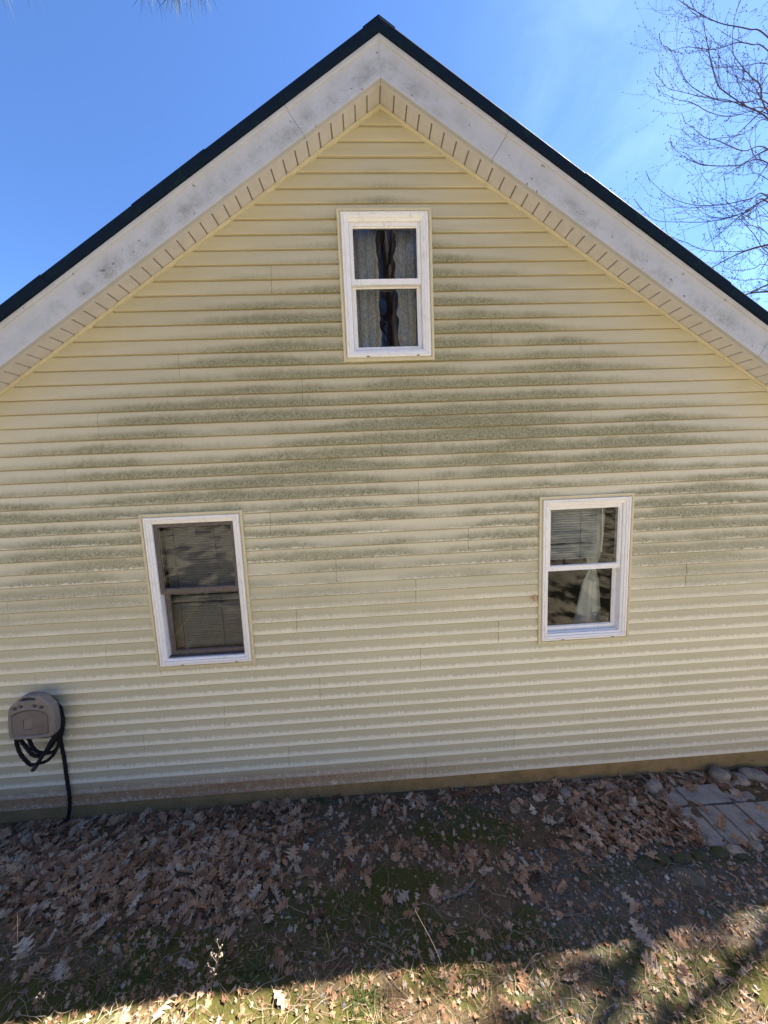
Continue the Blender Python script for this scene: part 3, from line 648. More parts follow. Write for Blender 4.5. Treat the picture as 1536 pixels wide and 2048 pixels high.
path += [C(640, 330, -.10), C(705, 330, -.095), C(755, 420, -.09), C(775, 560, -.088), C(745, 690, -.09), C(690, 800, -.10), C(590, 935, -.12), C(500, 975, -.13), C(410, 950, -.135), C(330, 850, -.125), C(265, 760, -.10), C(230, 560, -.08), C(330, 360, -.07), C(540, 300, -.07),
        C(700, 330, -.065), C(785, 450, -.06), C(800, 600, -.058), C(770, 760, -.065), C(700, 930, -.085), C(600, 1035, -.10), C(500, 1065, -.115), C(400, 1085, -.12), C(320, 1020, -.12), C(250, 920, -.12), C(205, 760, -.10), C(200, 560, -.06), C(330, 380, -.05), C(560, 310, -.05),
        C(720, 345, -.040), C(800, 480, -.036), C(800, 640, -.036), C(760, 760, -.045), C(735, 870, -.06), C(640, 930, -.09), C(520, 930, -.11), C(430, 880, -.115), C(375, 760, -.09), C(330, 560, -.06), C(420, 400, -.045), C(620, 330, -.035), C(740, 380, -.028), C(790, 520, -.026), C(775, 690, -.028), C(785, 820, -.028)]
tail = [C(812, 960, -.026), C(832, 1080, -.026), C(846, 1200, -.026), C(866, 1330, -.027), C(884, 1450, -.028), C(892, 1580, -.028), C(888, 1680, -.03), C(868, 1760, -.035)]
endg = gpt(868/K6, 1360 + 1815/K6); tail += [np.array([endg[0], endg[1], endg[2] + .012]), np.array([endg[0] - .07, endg[1] - .05, float(gh(endg[0]-.07, endg[1]-.05)) + .012])]
cv = catmull(path + tail, 14); rad = .0125*(1 + .13*np.sin(np.arange(len(cv))*1.9) + .08*np.sin(np.arange(len(cv))*.83)); m_ = MB(); m_.tube(cv, rad, 8); m_.build('hose_line', M_HOSE, gh_, True, base=GB)
p2 = [C(700, 420, -.105), C(712, 560, -.11), C(712, 690, -.115), C(655, 785, -.13), C(600, 885, -.14), C(525, 1000, -.145), C(455, 1115, -.15)]
cv = catmull(p2, 12); rad = .0135*(1 + .13*np.sin(np.arange(len(cv))*1.7)); m_ = MB(); m_.tube(cv, rad, 8); m_.build('hose_line', M_HOSE, gh_, True, base=GB)
m_ = MB(); m_.tube([C(470, 1085, -.15), C(425, 1150, -.15)], [.016, .016], 10); m_.build('hose_fitting', M_CORD, gh_, base=GB)

# ------------------------------------------------------------------ paving and stones
path_o = empty('path', (2.66, -.32, -.15)); tag(path_o, kind='structure')
PB = tuple(path_o.location)
def paver(x0, x1, y0, y1, dz=0.0):
    m_ = MB(); t = -.160 + dz; b = .006; g = .0035 + random.uniform(0, .002); x0 += g; x1 -= g; y0 += g; y1 -= g
    t1, t2 = random.uniform(-.03, .03), random.uniform(-.02, .02); xm, ym = (x0+x1)/2, (y0+y1)/2
    zz = lambda x, y: t + .005*mnoise.noise((x*9, y*9, 2)) - .008*(x-2.5) + t1*(x-xm) + t2*(y-ym)
    rings = [[(x0, y0, t-.06), (x1, y0, t-.06), (x1, y1, t-.06), (x0, y1, t-.06)], [(x0, y0, zz(x0, y0)-b), (x1, y0, zz(x1, y0)-b), (x1, y1, zz(x1, y1)-b), (x0, y1, zz(x0, y1)-b)],
             [(x0+b, y0+b, zz(x0, y0)), (x1-b, y0+b, zz(x1, y0)), (x1-b, y1-b, zz(x1, y1)), (x0+b, y1-b, zz(x0, y1))]]
    m_.loft(rings); m_.build('paver', M_PAVER, path_o, base=PB)
for a, b, c, d, e in ((2.305, 2.482, -.60, -.303, 0), (2.482, 2.660, -.60, -.303, .001), (2.660, 2.842, -.60, -.303, -.001), (2.842, 3.020, -.60, -.303, .001), (3.02, 3.20, -.60, -.303, 0),
                      (2.305, 2.484, -.297, -.13, -.003), (2.484, 2.848, -.297, -.13, .001), (2.848, 3.10, -.297, -.20, -.012)): paver(a, b, c, d, e)
def rock(x, y, sx, sy, sz, seed, label, mt, cat='rock', group=None, rot=0.0, flat=.35, sub=ICO2, lift=.0):
    v, f = sub; v = v.copy(); out = []
    for p in v:
        n1 = mnoise.noise(tuple(p*1.3 + seed)); n2 = mnoise.noise(tuple(p*3.1 + seed*2)); r = 1 + .28*n1 + .10*n2
        qv = p*r; qv = np.clip(qv, -.86, .86)
        out.append(qv)
    v = np.array(out)*np.array([sx, sy, sz]); c, s_ = math.cos(rot), math.sin(rot); v = np.stack([v[:, 0]*c - v[:, 1]*s_, v[:, 0]*s_ + v[:, 1]*c, v[:, 2]], 1)
    o = obj('rock', v, f, mt, smooth=False); o.location = (x, y, float(gh(x, y)) + sz*flat + lift); tag(o, label, cat, group); return o
rock(2.965, -.085, .085, .065, .075, 1.3, 'rounded brown fieldstone against the foundation above the pavers', M_ROCK)
rock(3.13, -.11, .065, .06, .045, 4.1, 'small tilted grey stone beside the flat slab by the foundation', M_ROCK, rot=.7)
rock(3.30, -.085, .13, .07, .045, 6.7, 'long flat grey slab leaning by the foundation at the right edge', M_ROCK, rot=-.35)
rock(2.31, -.12, .085, .055, .05, 8.2, 'dull stone half buried in leaves near the foundation', M_ROCK, rot=.4)
rock(1.50, -.13, .055, .045, .04, 2.2, 'small pale stone among the leaves under the right window', M_ROCK)
rock(2.47, -.632, .072, .035, .035, 3.3, 'pale oblong stone lying at the foot of the pavers', M_ROCK, rot=-.1)
rock(2.645, -.622, .05, .035, .035, 9.4, 'sunlit tan stone at the lower corner of the pavers', M_ROCK, rot=.2)
rock(1.965, -.775, .105, .06, .03, 5.2, 'broad flat stone sunk in the gravel', M_ROCK2, rot=-.2, flat=.05)
for i, (u, v) in enumerate(((1290, 1732), (1325, 1724), (1362, 1722), (1398, 1716), (1436, 1708), (1478, 1708))):
    p = gpt(u, v); rock(p[0], p[1], (.070, .055, .082, .060, .075, .052)[i], .040, .030, 11.5 + i*1.7, ('leftmost', 'second from left', 'third from left', 'fourth from left', 'fifth from left', 'rightmost')[i] + ' of the six mossy edging stones between leaf litter and gravel', M_MOSSROCK, 'edging stone', 'mossy stones edging the gravel', rot=.1*(i % 3 - 1), flat=.15)
# pine cone
p = gpt(1072, 1760); pc = empty('pine_cone', (p[0], p[1], p[2] + .022)); tag(pc, 'dark open pine cone lying on its side in the gravel', 'pine cone'); m1 = MB(); m2 = MB()
for i in range(64):
    t = i/63; a_ = i*2.399; r = .030*math.sin(math.pi*(.12 + .80*t))**.8; xx = -.045 + .09*t; c, s_ = math.cos(a_), math.sin(a_)
    base_ = np.array([xx, 0, 0]); tip = np.array([xx + .008, r*c, r*s_]); sd_ = np.array([0, -s_, c])*.0065
    m1.add([base_ - sd_*.4, base_ + sd_*.4, tip + sd_, tip - sd_, tip + np.array([.004, 0, 0])], [(0, 1, 2, 3), (3, 2, 4)])
    m2.add([tip - sd_, tip + sd_, tip*1.08 + sd_*.6, tip*1.08 - sd_*.6], [(0, 1, 2, 3)])
m1.build('scales', M_CONE, pc); m2.build('scale_tips', M_CONETIP, pc); pc.rotation_euler = (0, 0, .3)
# sticks
def stick(name, pix, r0, r1, label, lift=.012, mt=M_TWIG, forks=()):
    P = [gpt(u, v, lift) for u, v in pix]; b = P[0]; o_ = MB(); cv = catmull(P, 6); n = len(cv); cv = cv + rng.normal(0, .0012, cv.shape); o_.tube(cv, np.linspace(r0, r1, n), 6)
    for fk in forks: Q = [gpt(u, v, lift + .006*i) for i, (u, v) in enumerate(fk)]; o_.tube(catmull(Q, 4), np.linspace(r1*1.1, r1*.5, 4*(len(Q)-1)+1), 5)
    o = o_.build(name, mt, base=tuple(b)); o.location = tuple(b); tag(o, label, 'stick'); return o
stick('stick', [(884, 1803), (905, 1796), (925, 1788), (940, 1775), (951, 1762)], .009, .006, 'short crooked pale stick among leaves left of the pine cone', forks=[[(925, 1788), (936, 1792)]])
stick('stick', [(1124, 1836), (1142, 1834), (1158, 1832), (1170, 1827)], .005, .0025, 'thin pale forked twig on the gravel', forks=[[(1150, 1833), (1160, 1838)], [(1140, 1834), (1134, 1826)]])
stick('stick', [(1045, 1955), (1060, 1930), (1078, 1912), (1100, 1938), (1130, 1945)], .004, .002, 'bent thin dry stem lying in the sunlit foreground', .02)
stick('stick', [(1150, 1732), (1180, 1736), (1230, 1731)], .004, .002, 'straight thin twig along the edge of the gravel', .012)
stick('stick', [(60, 1838), (105, 1822), (150, 1828), (185, 1826)], .005, .003, 'long grey twig on the bank at lower left', .02)

# ------------------------------------------------------------------ leaves
def leaf_template(L_=1.0, seed=0, lobes=4, detail=True, wid=.36):
    r_ = random.Random(seed); xs = [0.0, .10, .16]; ws = [.025, .085, .075]; adv = [0, 0, 0]; step = .74/lobes
    for i in range(lobes):
        f = (i + .5)/lobes; x = .17 + step*i; tipw = wid*(.62 + .62*math.sin(math.pi*min(1, .22 + .60*f)))*r_.uniform(.85, 1.12); sw = (.075 + .05*math.sin(math.pi*f))*r_.uniform(.8, 1.3)
        xs += [x + step*.10, x + step*.36, x + step*.55, x + step*.74, x + step*.98]; ws += [sw*1.25, tipw*.78, tipw*(1.0 + .05*r_.random()), tipw*.60, sw]; adv += [0, .0, step*.14, step*.05, 0]
    xs += [.955, 1.0]; ws += [.06, .0]; adv += [0.0, .02]
    bend = r_.uniform(-.5, .5); fold = r_.uniform(-.05, .30); curl = r_.uniform(-.55, .55); tw = r_.uniform(-.6, .6)
    def z(x, w): return .12*bend*(x - .5)**2*4 + fold*abs(w)*.55 + curl*.55*w*w*4*(.4 + x) + tw*(x-.5)*w + .02*r_.uniform(-1, 1)
    V = []; k = len(xs)
    jx = [r_.uniform(-.02, .02) for _ in xs]
    for i in range(k): V.append((xs[i]*.97, 0.015*math.sin(xs[i]*5 + seed), z(xs[i], 0)))
    for i in range(k): w = ws[i]*r_.uniform(.85, 1.1); V.append((xs[i] + adv[i] + jx[i], w, z(xs[i], w)))
    for i in range(k): w = -ws[i]*r_.uniform(.85, 1.1); V.append((xs[i] + adv[i] - jx[i], w, z(xs[i], w)))
    F = []
    for i in range(k-1):
        F += [(i, i+1, k+i+1), (i, k+i+1, k+i), (i, 2*k+i, 2*k+i+1), (i, 2*k+i+1, i+1)]
    n = len(V); V += [(-.16, .012, .02), (-.16, -.004, .02), (.01, .006, z(0, 0)), (.01, -.008, z(0, 0))]; F += [(n, n+1, n+3), (n, n+3, n+2)]
    return (np.array(V) - np.array([.45, 0, 0]))*L_, np.array(F)
TMPL = [leaf_template(1, s, 4 if s % 4 == 0 else 3, wid=.255 + .035*(s % 3)) for s in range(14)]
def oval_leaf(seed):
    r_ = random.Random(seed); k = 7; V = []; c = r_.uniform(-.6, .6); fo = r_.uniform(.1, .6)
    xs = np.linspace(0, 1, k); w = .24*np.sin(math.pi*xs)**.75
    for x in xs: V.append((x, 0, .3*c*(x-.5)**2))
    for s_ in (1, -1):
        for x, ww in zip(xs, w): V.append((x, s_*ww*r_.uniform(.85, 1.1), .3*c*(x-.5)**2 + fo*ww*.7 + r_.uniform(-.02, .02)))
    F = []
    for i in range(k-1): F += [(i, i+1, k+i+1), (i, k+i+1, k+i), (i, 2*k+i, 2*k+i+1), (i, 2*k+i+1, i+1)]
    return np.array(V) - np.array([.5, 0, 0]), np.array(F)
OVAL = [oval_leaf(s) for s in range(5)]
def curl_up(t, k):
    v = t[0].copy(); a_ = v[:, 1]*k; r_ = v[:, 1].copy(); v[:, 1] = np.sin(a_)/k; v[:, 2] += (1 - np.cos(a_))/k; b_ = v[:, 0]*.9; v[:, 2] += (1 - np.cos(b_))*.6; return v, t[1]
CURL = [curl_up(TMPL[i], k) for i, k in ((0, 5.5), (2, 7.0), (5, 4.5), (7, 8.0), (9, 6.0), (11, -5.0))]
def rots(n, tilt):
    yaw = rng.uniform(0, 2*math.pi, n); tx = rng.normal(0, tilt, n); ty = rng.normal(0, tilt, n); R = np.zeros((n, 3, 3))
    cz, sz, cx, sx, cy, sy = np.cos(yaw), np.sin(yaw), np.cos(tx), np.sin(tx), np.cos(ty), np.sin(ty); Z = np.zeros((n, 3, 3)); X = Z.copy(); Y = Z.copy()
    Z[:, 0, 0] = cz; Z[:, 0, 1] = -sz; Z[:, 1, 0] = sz; Z[:, 1, 1] = cz; Z[:, 2, 2] = 1
    X[:, 0, 0] = 1; X[:, 1, 1] = cx; X[:, 1, 2] = -sx; X[:, 2, 1] = sx; X[:, 2, 2] = cx
    Y[:, 1, 1] = 1; Y[:, 0, 0] = cy; Y[:, 0, 2] = sy; Y[:, 2, 0] = -sy; Y[:, 2, 2] = cy
    flip = rng.random(n) < .45; X[flip, 1:, :] *= -1
    return Z @ X @ Y
def scatter(density, n, x0=-4.2, x1=4.2, y0=-2.2, y1=-.012):
    n = int(n*1.33)
    x = rng.uniform(x0, x1, n); y = rng.uniform(y0, y1, n); k = rng.random(n) < density(x, y); return x[k], y[k]
def on_pav(x, y): return (x > 2.37) & (x < 3.4) & (y < -.16) & (y > -.57)
def place(templates, x, y, size, tilt, lift):
    V, F, T = [], [], []; n0 = 0; n = len(x); R = rots(n, tilt); z = gh(x, y); ti = rng.integers(0, len(templates), n)
    tint_ = rng.beta(1.6, 1.6, n)
    for i in range(n):
        tv, tf = templates[ti[i]]; v = (tv*size[i]) @ R[i].T + np.array([x[i], y[i], z[i] + lift[i]])
        V.append(v); F.append(tf + n0); T.append(np.full(len(v), tint_[i])); n0 += len(v)
    return np.concatenate(V), np.concatenate(F), np.concatenate(T)
ld = lambda x, y: litter_d(x, y) * np.where(on_pav(x, y), .10, 1.0)
lx, ly = scatter(ld, 14500); dens = litter_d(lx, ly)
size = rng.uniform(.045, .105, len(lx)); lift = .005 + rng.random(len(lx))*.030*dens**1.5*sm(0, .22, -ly)
V, F, T = place(TMPL + OVAL[:3] + CURL, lx, ly, size, .34, lift); big_mesh('leaf_litter', V, F, M_LEAFS, ground, T)
# crumbled bits
cx_, cy_ = scatter(lambda x, y: np.clip(.35 + .5*litter_d(x, y) + .35*sm(-.8, -1.1, y), 0, 1)*np.where(on_pav(x, y), .06, 1), 15000)
V, F, T = place([leaf_template(1, 40 + s, 2, wid=.4) for s in range(5)], cx_, cy_, rng.uniform(.012, .04, len(cx_)), .5, rng.uniform(.003, .012, len(cx_))); big_mesh('leaf_crumbs', V, F, M_LEAFS, ground, T)
# single oak leaves on top, one object each
LM = []
for tv, tf in TMPL[:10] + CURL[:4]:
    LM.append(mesh('oak_leaf', tv, [tuple(map(int, f)) for f in tf], M_LEAF))
hx, hy = scatter(lambda x, y: np.clip(.25 + ld(x, y), 0, 1)*np.where(on_pav(x, y), .1, 1), 1500, -3.5, 3.3, -1.3, -.03); sel = rng.permutation(len(hx))[:262]
spots = [(hx[i], hy[i]) for i in sel]
for u, v in ((425, 1714), (455, 1742), (528, 1748), (545, 1666), (586, 1710), (470, 1770), (478, 1830), (538, 1830), (637, 1835), (375, 1935), (448, 1870), (463, 1895), (826, 1686), (1028, 1682), (788, 1720), (850, 1740), (1160, 1720), (1265, 1705), (1360, 1562), (1100, 1645), (1266, 1610), (898, 1860), (886, 1890), (1070, 1805), (1253, 1798), (1015, 2015), (490, 1985), (1060, 1790), (1025, 1785), (705, 1655), (1085, 1585), (1405, 1845), (905, 1965), (1045, 1960), (1310, 1940), (1440, 1960), (700, 1735), (620, 1750)):
    p = gpt(u, v); spots.append((p[0], p[1]))
R = rots(len(spots), .26)
for i, (x, y) in enumerate(spots):
    o = bpy.data.objects.new('oak_leaf', LM[int(rng.integers(0, 14))]); COL.objects.link(o); o.parent = ground
    s_ = rng.uniform(.070, .125); x = float(x); y = float(y)
    o.matrix_local = Matrix.Translation((x, y, float(gh(x, y)) + .012 + .030*float(litter_d(np.array([x]), np.array([y]))[0]))) @ Matrix(R[i].tolist()).to_4x4() @ Matrix.Scale(s_, 4)
# the leaf caught on the right window's trim
p = at(1069, 1197, -.03); o = obj('dead_leaf', TMPL[3][0]*.07, [tuple(map(int, f)) for f in TMPL[3][1]], M_LEAF); o.location = tuple(p); o.rotation_euler = (1.2, -.9, .4); tag(o, 'small dark curled leaf stuck at the left trim of the right window', 'leaf')

# ------------------------------------------------------------------ gravel, moss, grass, straw
RK = []
for s in range(6):
    v = ICO1[0].copy(); v = v*(1 + .25*np.random.default_rng(s).normal(0, 1, (len(v), 1)).clip(-1, 1))*np.array([1, .75, .55]); RK.append((v, np.array(ICO1[1])))
px, py = scatter(lambda x, y: np.clip(gravel_d(x, y) + .05, 0, 1)*np.where(on_pav(x, y), .02, 1), 17000)
V, F, T = place(RK, px, py, np.clip(rng.lognormal(-4.9, .42, len(px)), .003, .02), .3, np.zeros(len(px)) + .001); big_mesh('gravel', V, F, M_GRAVEL, ground, T)
def blades(x, y, h, w, lean, bendk, tintv, seg=3):
    n = len(x); z = gh(x, y); a = rng.uniform(0, 2*math.pi, n); la = rng.uniform(0, 2*math.pi, n); V = np.zeros((n, 2*seg + 1, 3)); T = np.zeros((n, 2*seg + 1))
    for k in range(seg + 1):
        t = k/seg; out = lean*t + bendk*t*t; cx = x + h*out*np.cos(la); cy = y + h*out*np.sin(la); cz = z - .004 + h*t*np.sqrt(np.maximum(.05, 1 - (np.minimum(.97, out))**2))
        ww = w*(1 - t)**.7
        if k < seg:
            V[:, 2*k] = np.stack([cx + ww*np.cos(a), cy + ww*np.sin(a), cz], 1); V[:, 2*k+1] = np.stack([cx - ww*np.cos(a), cy - ww*np.sin(a), cz], 1)
        else: V[:, 2*k] = np.stack([cx, cy, cz], 1)
    F = []
    for k in range(seg - 1): F += [(2*k, 2*k+1, 2*k+3), (2*k, 2*k+3, 2*k+2)]
    F.append((2*seg-2, 2*seg-1, 2*seg)); F = np.array(F); T[:] = tintv[:, None]
    return V.reshape(-1, 3), (F[None] + (np.arange(n)*(2*seg+1))[:, None, None]).reshape(-1, 3), T.ravel()
mx, my = scatter(lambda x, y: moss_d(x, y)**1.2, 75000); V, F, T = blades(mx, my, rng.uniform(.004, .014, len(mx)), np.full(len(mx), .0022), rng.uniform(.1, .6, len(mx)), 0, rng.random(len(mx)), 1); big_mesh('moss', V, F, M_MOSS, ground, T)
gd = lambda x, y: np.clip(.75*sm(-.78, -1.08, y)*(1 - .6*np.clip(gravel_d(x, y), 0, 1)) + .25*(x < -1.6)*sm(-.6, -.9, y) + .04, 0, 1)*np.where(on_pav(x, y), 0, 1)*(_nz(x, y, 3.5, 6.0) > -.12)
gx_, gy_ = scatter(gd, 15000); hgt = rng.uniform(.015, .075, len(gx_)); V, F, T = blades(gx_, gy_, hgt, rng.uniform(.0008, .0022, len(gx_)), rng.uniform(.1, .8, len(gx_)), rng.uniform(0, .5, len(gx_)), rng.random(len(gx_))); big_mesh('grass', V, F, M_GRASS, ground, T)
def straws(n, dens_, l0, l1, w):
    x, y = scatter(dens_, n); n = len(x); a = rng.uniform(0, 2*math.pi, n); l = rng.uniform(l0, l1, n); V = np.zeros((n, 6, 3)); curve = rng.normal(0, .12, n)
    for k, t in enumerate((-.5, 0, .5)):
        cx = x + l*t*np.cos(a) - (curve*l*(1 - 4*t*t))*np.sin(a); cy = y + l*t*np.sin(a) + (curve*l*(1 - 4*t*t))*np.cos(a); cz = gh(cx, cy) + rng.uniform(.004, .022, n)
        dx, dy = -np.sin(a)*w, np.cos(a)*w; V[:, 2*k] = np.stack([cx + dx, cy + dy, cz], 1); V[:, 2*k+1] = np.stack([cx - dx, cy - dy, cz + .001], 1)
    F = np.array([(0, 1, 3), (0, 3, 2), (2, 3, 5), (2, 5, 4)]); return V.reshape(-1, 3), (F[None] + (np.arange(n)*6)[:, None, None]).reshape(-1, 3), np.repeat(rng.random(n), 6)
V, F, T = straws(11000, lambda x, y: np.clip(.25 + .7*sm(-.75, -1.05, y), 0, 1)*np.where(on_pav(x, y), .05, 1), .04, .15, .0009); big_mesh('pine_straw', V, F, M_STRAW, ground, T)
# individual plants
def tuft(u, v, n, h, spread, label, tr=(0, .5), width=.0022, name='grass_tuft', cat='grass tuft'):
    p = gpt(u, v); x = p[0] + rng.normal(0, spread, n); y = p[1] + rng.normal(0, spread*.6, n)
    V, F, T = blades(x, y, rng.uniform(h*.5, h, n), np.full(n, width), rng.uniform(.2, .8, n), rng.uniform(.1, .6, n), rng.uniform(tr[0], tr[1], n), 4)
    o = big_mesh(name, V - p, F, M_GRASS, None, T, kind=None); o.location = tuple(p); tag(o, label, cat); return o
tuft(735, 2010, 90, .10, .05, 'grey green grass tuft at the bottom edge in the middle', (.1, .42))
tuft(640, 1605, 60, .09, .04, 'dark grass tuft against the foundation left of the middle', (0, .3))
tuft(722, 1612, 50, .08, .035, 'second small grass tuft by the foundation, right of its larger neighbour', (.1, .4))
tuft(225, 1965, 90, .12, .09, 'broad loose clump of green blades on the lower left bank', (.05, .45))
tuft(505, 1945, 40, .11, .03, 'thin green tuft just above the sunlit strip', (.2, .5))
tuft(1430, 2030, 61, .10, .07, 'pale straw coloured tuft at the lower right edge', (.8, 1.0), .0014)
tuft(690, 1815, 24, .09, .03, 'sparse straw tuft on the moss in the middle', (.7, 1.0), .0014)
def stemp(pix0, pix1, up, r, label, heads=0, side=0, name='dry_stem', cat='dry weed'):
    a = gpt(*pix0); d0 = ray(*pix1); t = (a[1] + up - CAM[1])/d0[1]; b = CAM + d0*t; e = empty(name, tuple(a)); tag(e, label, cat); m_ = MB(); mid = (a + b)/2 + np.array([.015, 0, .01]); cv = catmull([a, mid, b], 8); m_.tube(cv, np.linspace(r, r*.5, len(cv)), 5)
    m_.build('stem', M_TWIG, e, base=tuple(a)); hd = MB()
    if side:
        sm_ = MB()
        for i in range(side):
            k = int(len(cv)*(.35 + .6*i/side)); s0 = cv[min(k, len(cv)-1)]; an = rng.uniform(0, 6.28); l = rng.uniform(.03, .07); tip = s0 + np.array([math.cos(an)*l*.8, math.sin(an)*l*.3, l*.7]); sm_.tube([s0, (s0+tip)/2 + [0, 0, -.004], tip], [r*.5, r*.4, r*.3], 4)
            for _ in range(2): hv = ICO1[0]*rng.uniform(.003, .006)*np.array([1, 1, .8]) + tip + rng.normal(0, .004, 3); hd.add(hv, ICO1[1])
        sm_.build('side_stems', M_TWIG, e, base=tuple(a)); hd.build('seed_heads', M_TWIG, e, base=tuple(a))['kind'] = 'stuff'
    return e
stemp((412, 1990), (440, 1893), -.02, .0022, 'dry weed with branching seed heads standing in the sunlit strip', side=11)
stemp((382, 1985), (425, 1897), -.02, .0016, 'straight dry stalk leaning beside the branching dry weed')
stemp((618, 1995), (690, 1912), -.03, .0018, 'long leaning straw stem left of the middle foreground')
stemp((902, 1990), (830, 1820), -.05, .0018, 'tall curved straw stem right of the middle foreground')
stemp((655, 1945), (653, 1865), -.02, .0010, 'hair thin upright stem above the sunlit strip')
stemp((972, 1915), (972, 1830), -.02, .0010, 'hair thin upright stem next to the bright green leaf')
stemp((75, 2015), (95, 1985), -.02, .0016, 'pale forked straw at the lower left corner', side=3)
stemp((20, 2000), (35, 1830), -.05, .0012, 'thin pale stalk near the left edge of the bank')
stemp((110, 1915), (108, 1830), -.03, .0010, 'thin pale stalk on the left bank')
p = gpt(945, 1916); tmpv = [(-.004, 0, 0), (.004, 0, 0), (.007, .0, .02), (-.007, 0, .02), (.0075, .001, .036), (-.0065, .001, .036), (.003, .004, .05), (-.002, .004, .05)]
M_BRIGHT = mat('fresh_green_leaf', (.30, .48, .20), .5); tv = []
for d_ in (0, .0012): tv += [(x + 0, y + d_, z) for x, y, z in tmpv]
fs = [(0, 1, 2, 3), (3, 2, 4, 5), (5, 4, 6, 7)]; fs += [tuple(i + 8 for i in q_[::-1]) for q_ in fs]
o = obj('seedling_leaf', tv, fs, M_BRIGHT); o.location = tuple(p); tag(o, 'single bright green upright leaf at the edge of the sunlight', 'leaf')

# ------------------------------------------------------------------ bare tree at the right
C5 = 3.2
tree = empty('bare_tree', (8.0, 2.6, -.3)); TB = (8.0, 2.6, -.3)
tag(tree, 'leafless tree with budding twigs reaching over the roof from the right', 'tree')
trunk_path = catmull([(8.0, 2.6, -.3), (7.95, 2.6, 2.0), (7.85, 2.55, 4.2), (7.9, 2.5, 6.5), (7.7, 2.5, 9.0), (7.8, 2.4, 12.5)], 6)
m_ = MB(); m_.tube(trunk_path, np.linspace(.17, .03, len(trunk_path)), 12); m_.build('trunk', M_BARK, tree, True, base=TB)
BR = [([(960, 240), (830, 185), (660, 150), (540, 95), (390, 0), (340, -60)], 2.2, .011), ([(960, 325), (860, 285), (760, 272), (680, 300), (600, 317), (440, 300), (340, 325), (280, 285)], 1.9, .009),
      ([(960, 760), (820, 680), (700, 600), (640, 545), (600, 420), (575, 300), (550, 150), (553, 0)], 2.4, .013), ([(960, 665), (820, 655), (640, 640), (480, 560), (410, 470), (345, 330)], 2.0, .010),
      ([(960, 700), (840, 690), (700, 640), (560, 625), (420, 590), (320, 565), (260, 490)], 2.6, .010), ([(960, 730), (720, 745), (590, 720), (480, 660), (390, 640), (270, 590)], 2.1, .008),
      ([(960, 720), (910, 550), (860, 500), (790, 420), (735, 330), (740, 150), (775, 20)], 1.8, .010), ([(960, 955), (800, 965), (640, 900), (560, 880), (480, 820), (425, 780)], 2.3, .010),
      ([(960, 1045), (760, 1060), (600, 1060), (500, 1040), (420, 1000), (350, 940)], 2.0, .010), ([(960, 770), (850, 830), (760, 870), (600, 890), (520, 920), (440, 860)], 2.5, .008),
      ([(960, 1260), (840, 1275), (660, 1310), (480, 1310), (330, 1260), (205, 1155)], 2.2, .011), ([(960, 1295), (850, 1345), (700, 1395), (560, 1420), (400, 1420), (240, 1410), (155, 1340)], 1.9, .011),
      ([(960, 1800), (800, 1795), (630, 1760)], 2.6, .009), ([(960, 1590), (780, 1610), (560, 1600), (430, 1550), (320, 1500), (300, 1400)], 2.3, .009),
      ([(960, 1620), (870, 1500), (780, 1400), (730, 1340)], 2.7, .009), ([(960, 1865), (850, 1865), (700, 1870), (600, 1800)], 2.5, .008), ([(960, 1500), (880, 1450), (760, 1440), (640, 1460)], 2.0, .007),
      ([(960, 410), (820, 420), (700, 430), (580, 420), (500, 300)], 2.7, .008), ([(960, 600), (860, 590), (760, 500), (720, 430), (640, 400)], 2.9, .007), ([(960, 1150), (880, 1110), (800, 1120), (700, 1110), (560, 1100)], 2.8, .006),
      ([(960, 1390), (860, 1400), (760, 1340), (640, 1240), (560, 1150)], 2.6, .007), ([(960, 1700), (860, 1720), (740, 1730), (640, 1690), (540, 1680)], 2.8, .007)]
rr = random.Random(5); tw = MB(); buds = MB()
def bud(p, s): buds.add(ICO1[0][:, :]*np.array([s, s, s*1.5]) + p, ICO1[1]) if False else buds.add([p + np.array(d)*s for d in ((1, 0, 0), (-.5, .85, 0), (-.5, -.85, 0), (0, 0, 1.9), (0, 0, -.9))], [(0, 1, 3), (1, 2, 3), (2, 0, 3), (1, 0, 4), (2, 1, 4), (0, 2, 4)])
def twig(p, d, l, r, depth):
    n = max(4, int(l/.05)); P = [p]; dd = d/np.linalg.norm(d)
    for i in range(n):
        dd = dd + np.array([-.02, 0, .09]) + np.array([rr.gauss(0, .10), rr.gauss(0, .08), rr.gauss(0, .09)]); dd /= np.linalg.norm(dd); P.append(P[-1] + dd*l/n)
        if depth and rr.random() < .30 and i < n-1:
            s = rr.choice((-1, 1)); c = np.array([dd[0]*.7 - s*dd[2]*.7, dd[1] + rr.gauss(0, .3), dd[2]*.7 + s*dd[0]*.7]); twig(P[-1], c, l*rr.uniform(.3, .6), r*.7, depth-1)
        if rr.random() < .62: bud(P[-1] + np.array([rr.gauss(0, 1), rr.gauss(0, 1), rr.gauss(0, 1)])*.004, rr.uniform(.0035, .0065))
    tw.tube(P, np.linspace(r, r*.45, len(P)), 4, False); bud(P[-1], .007)
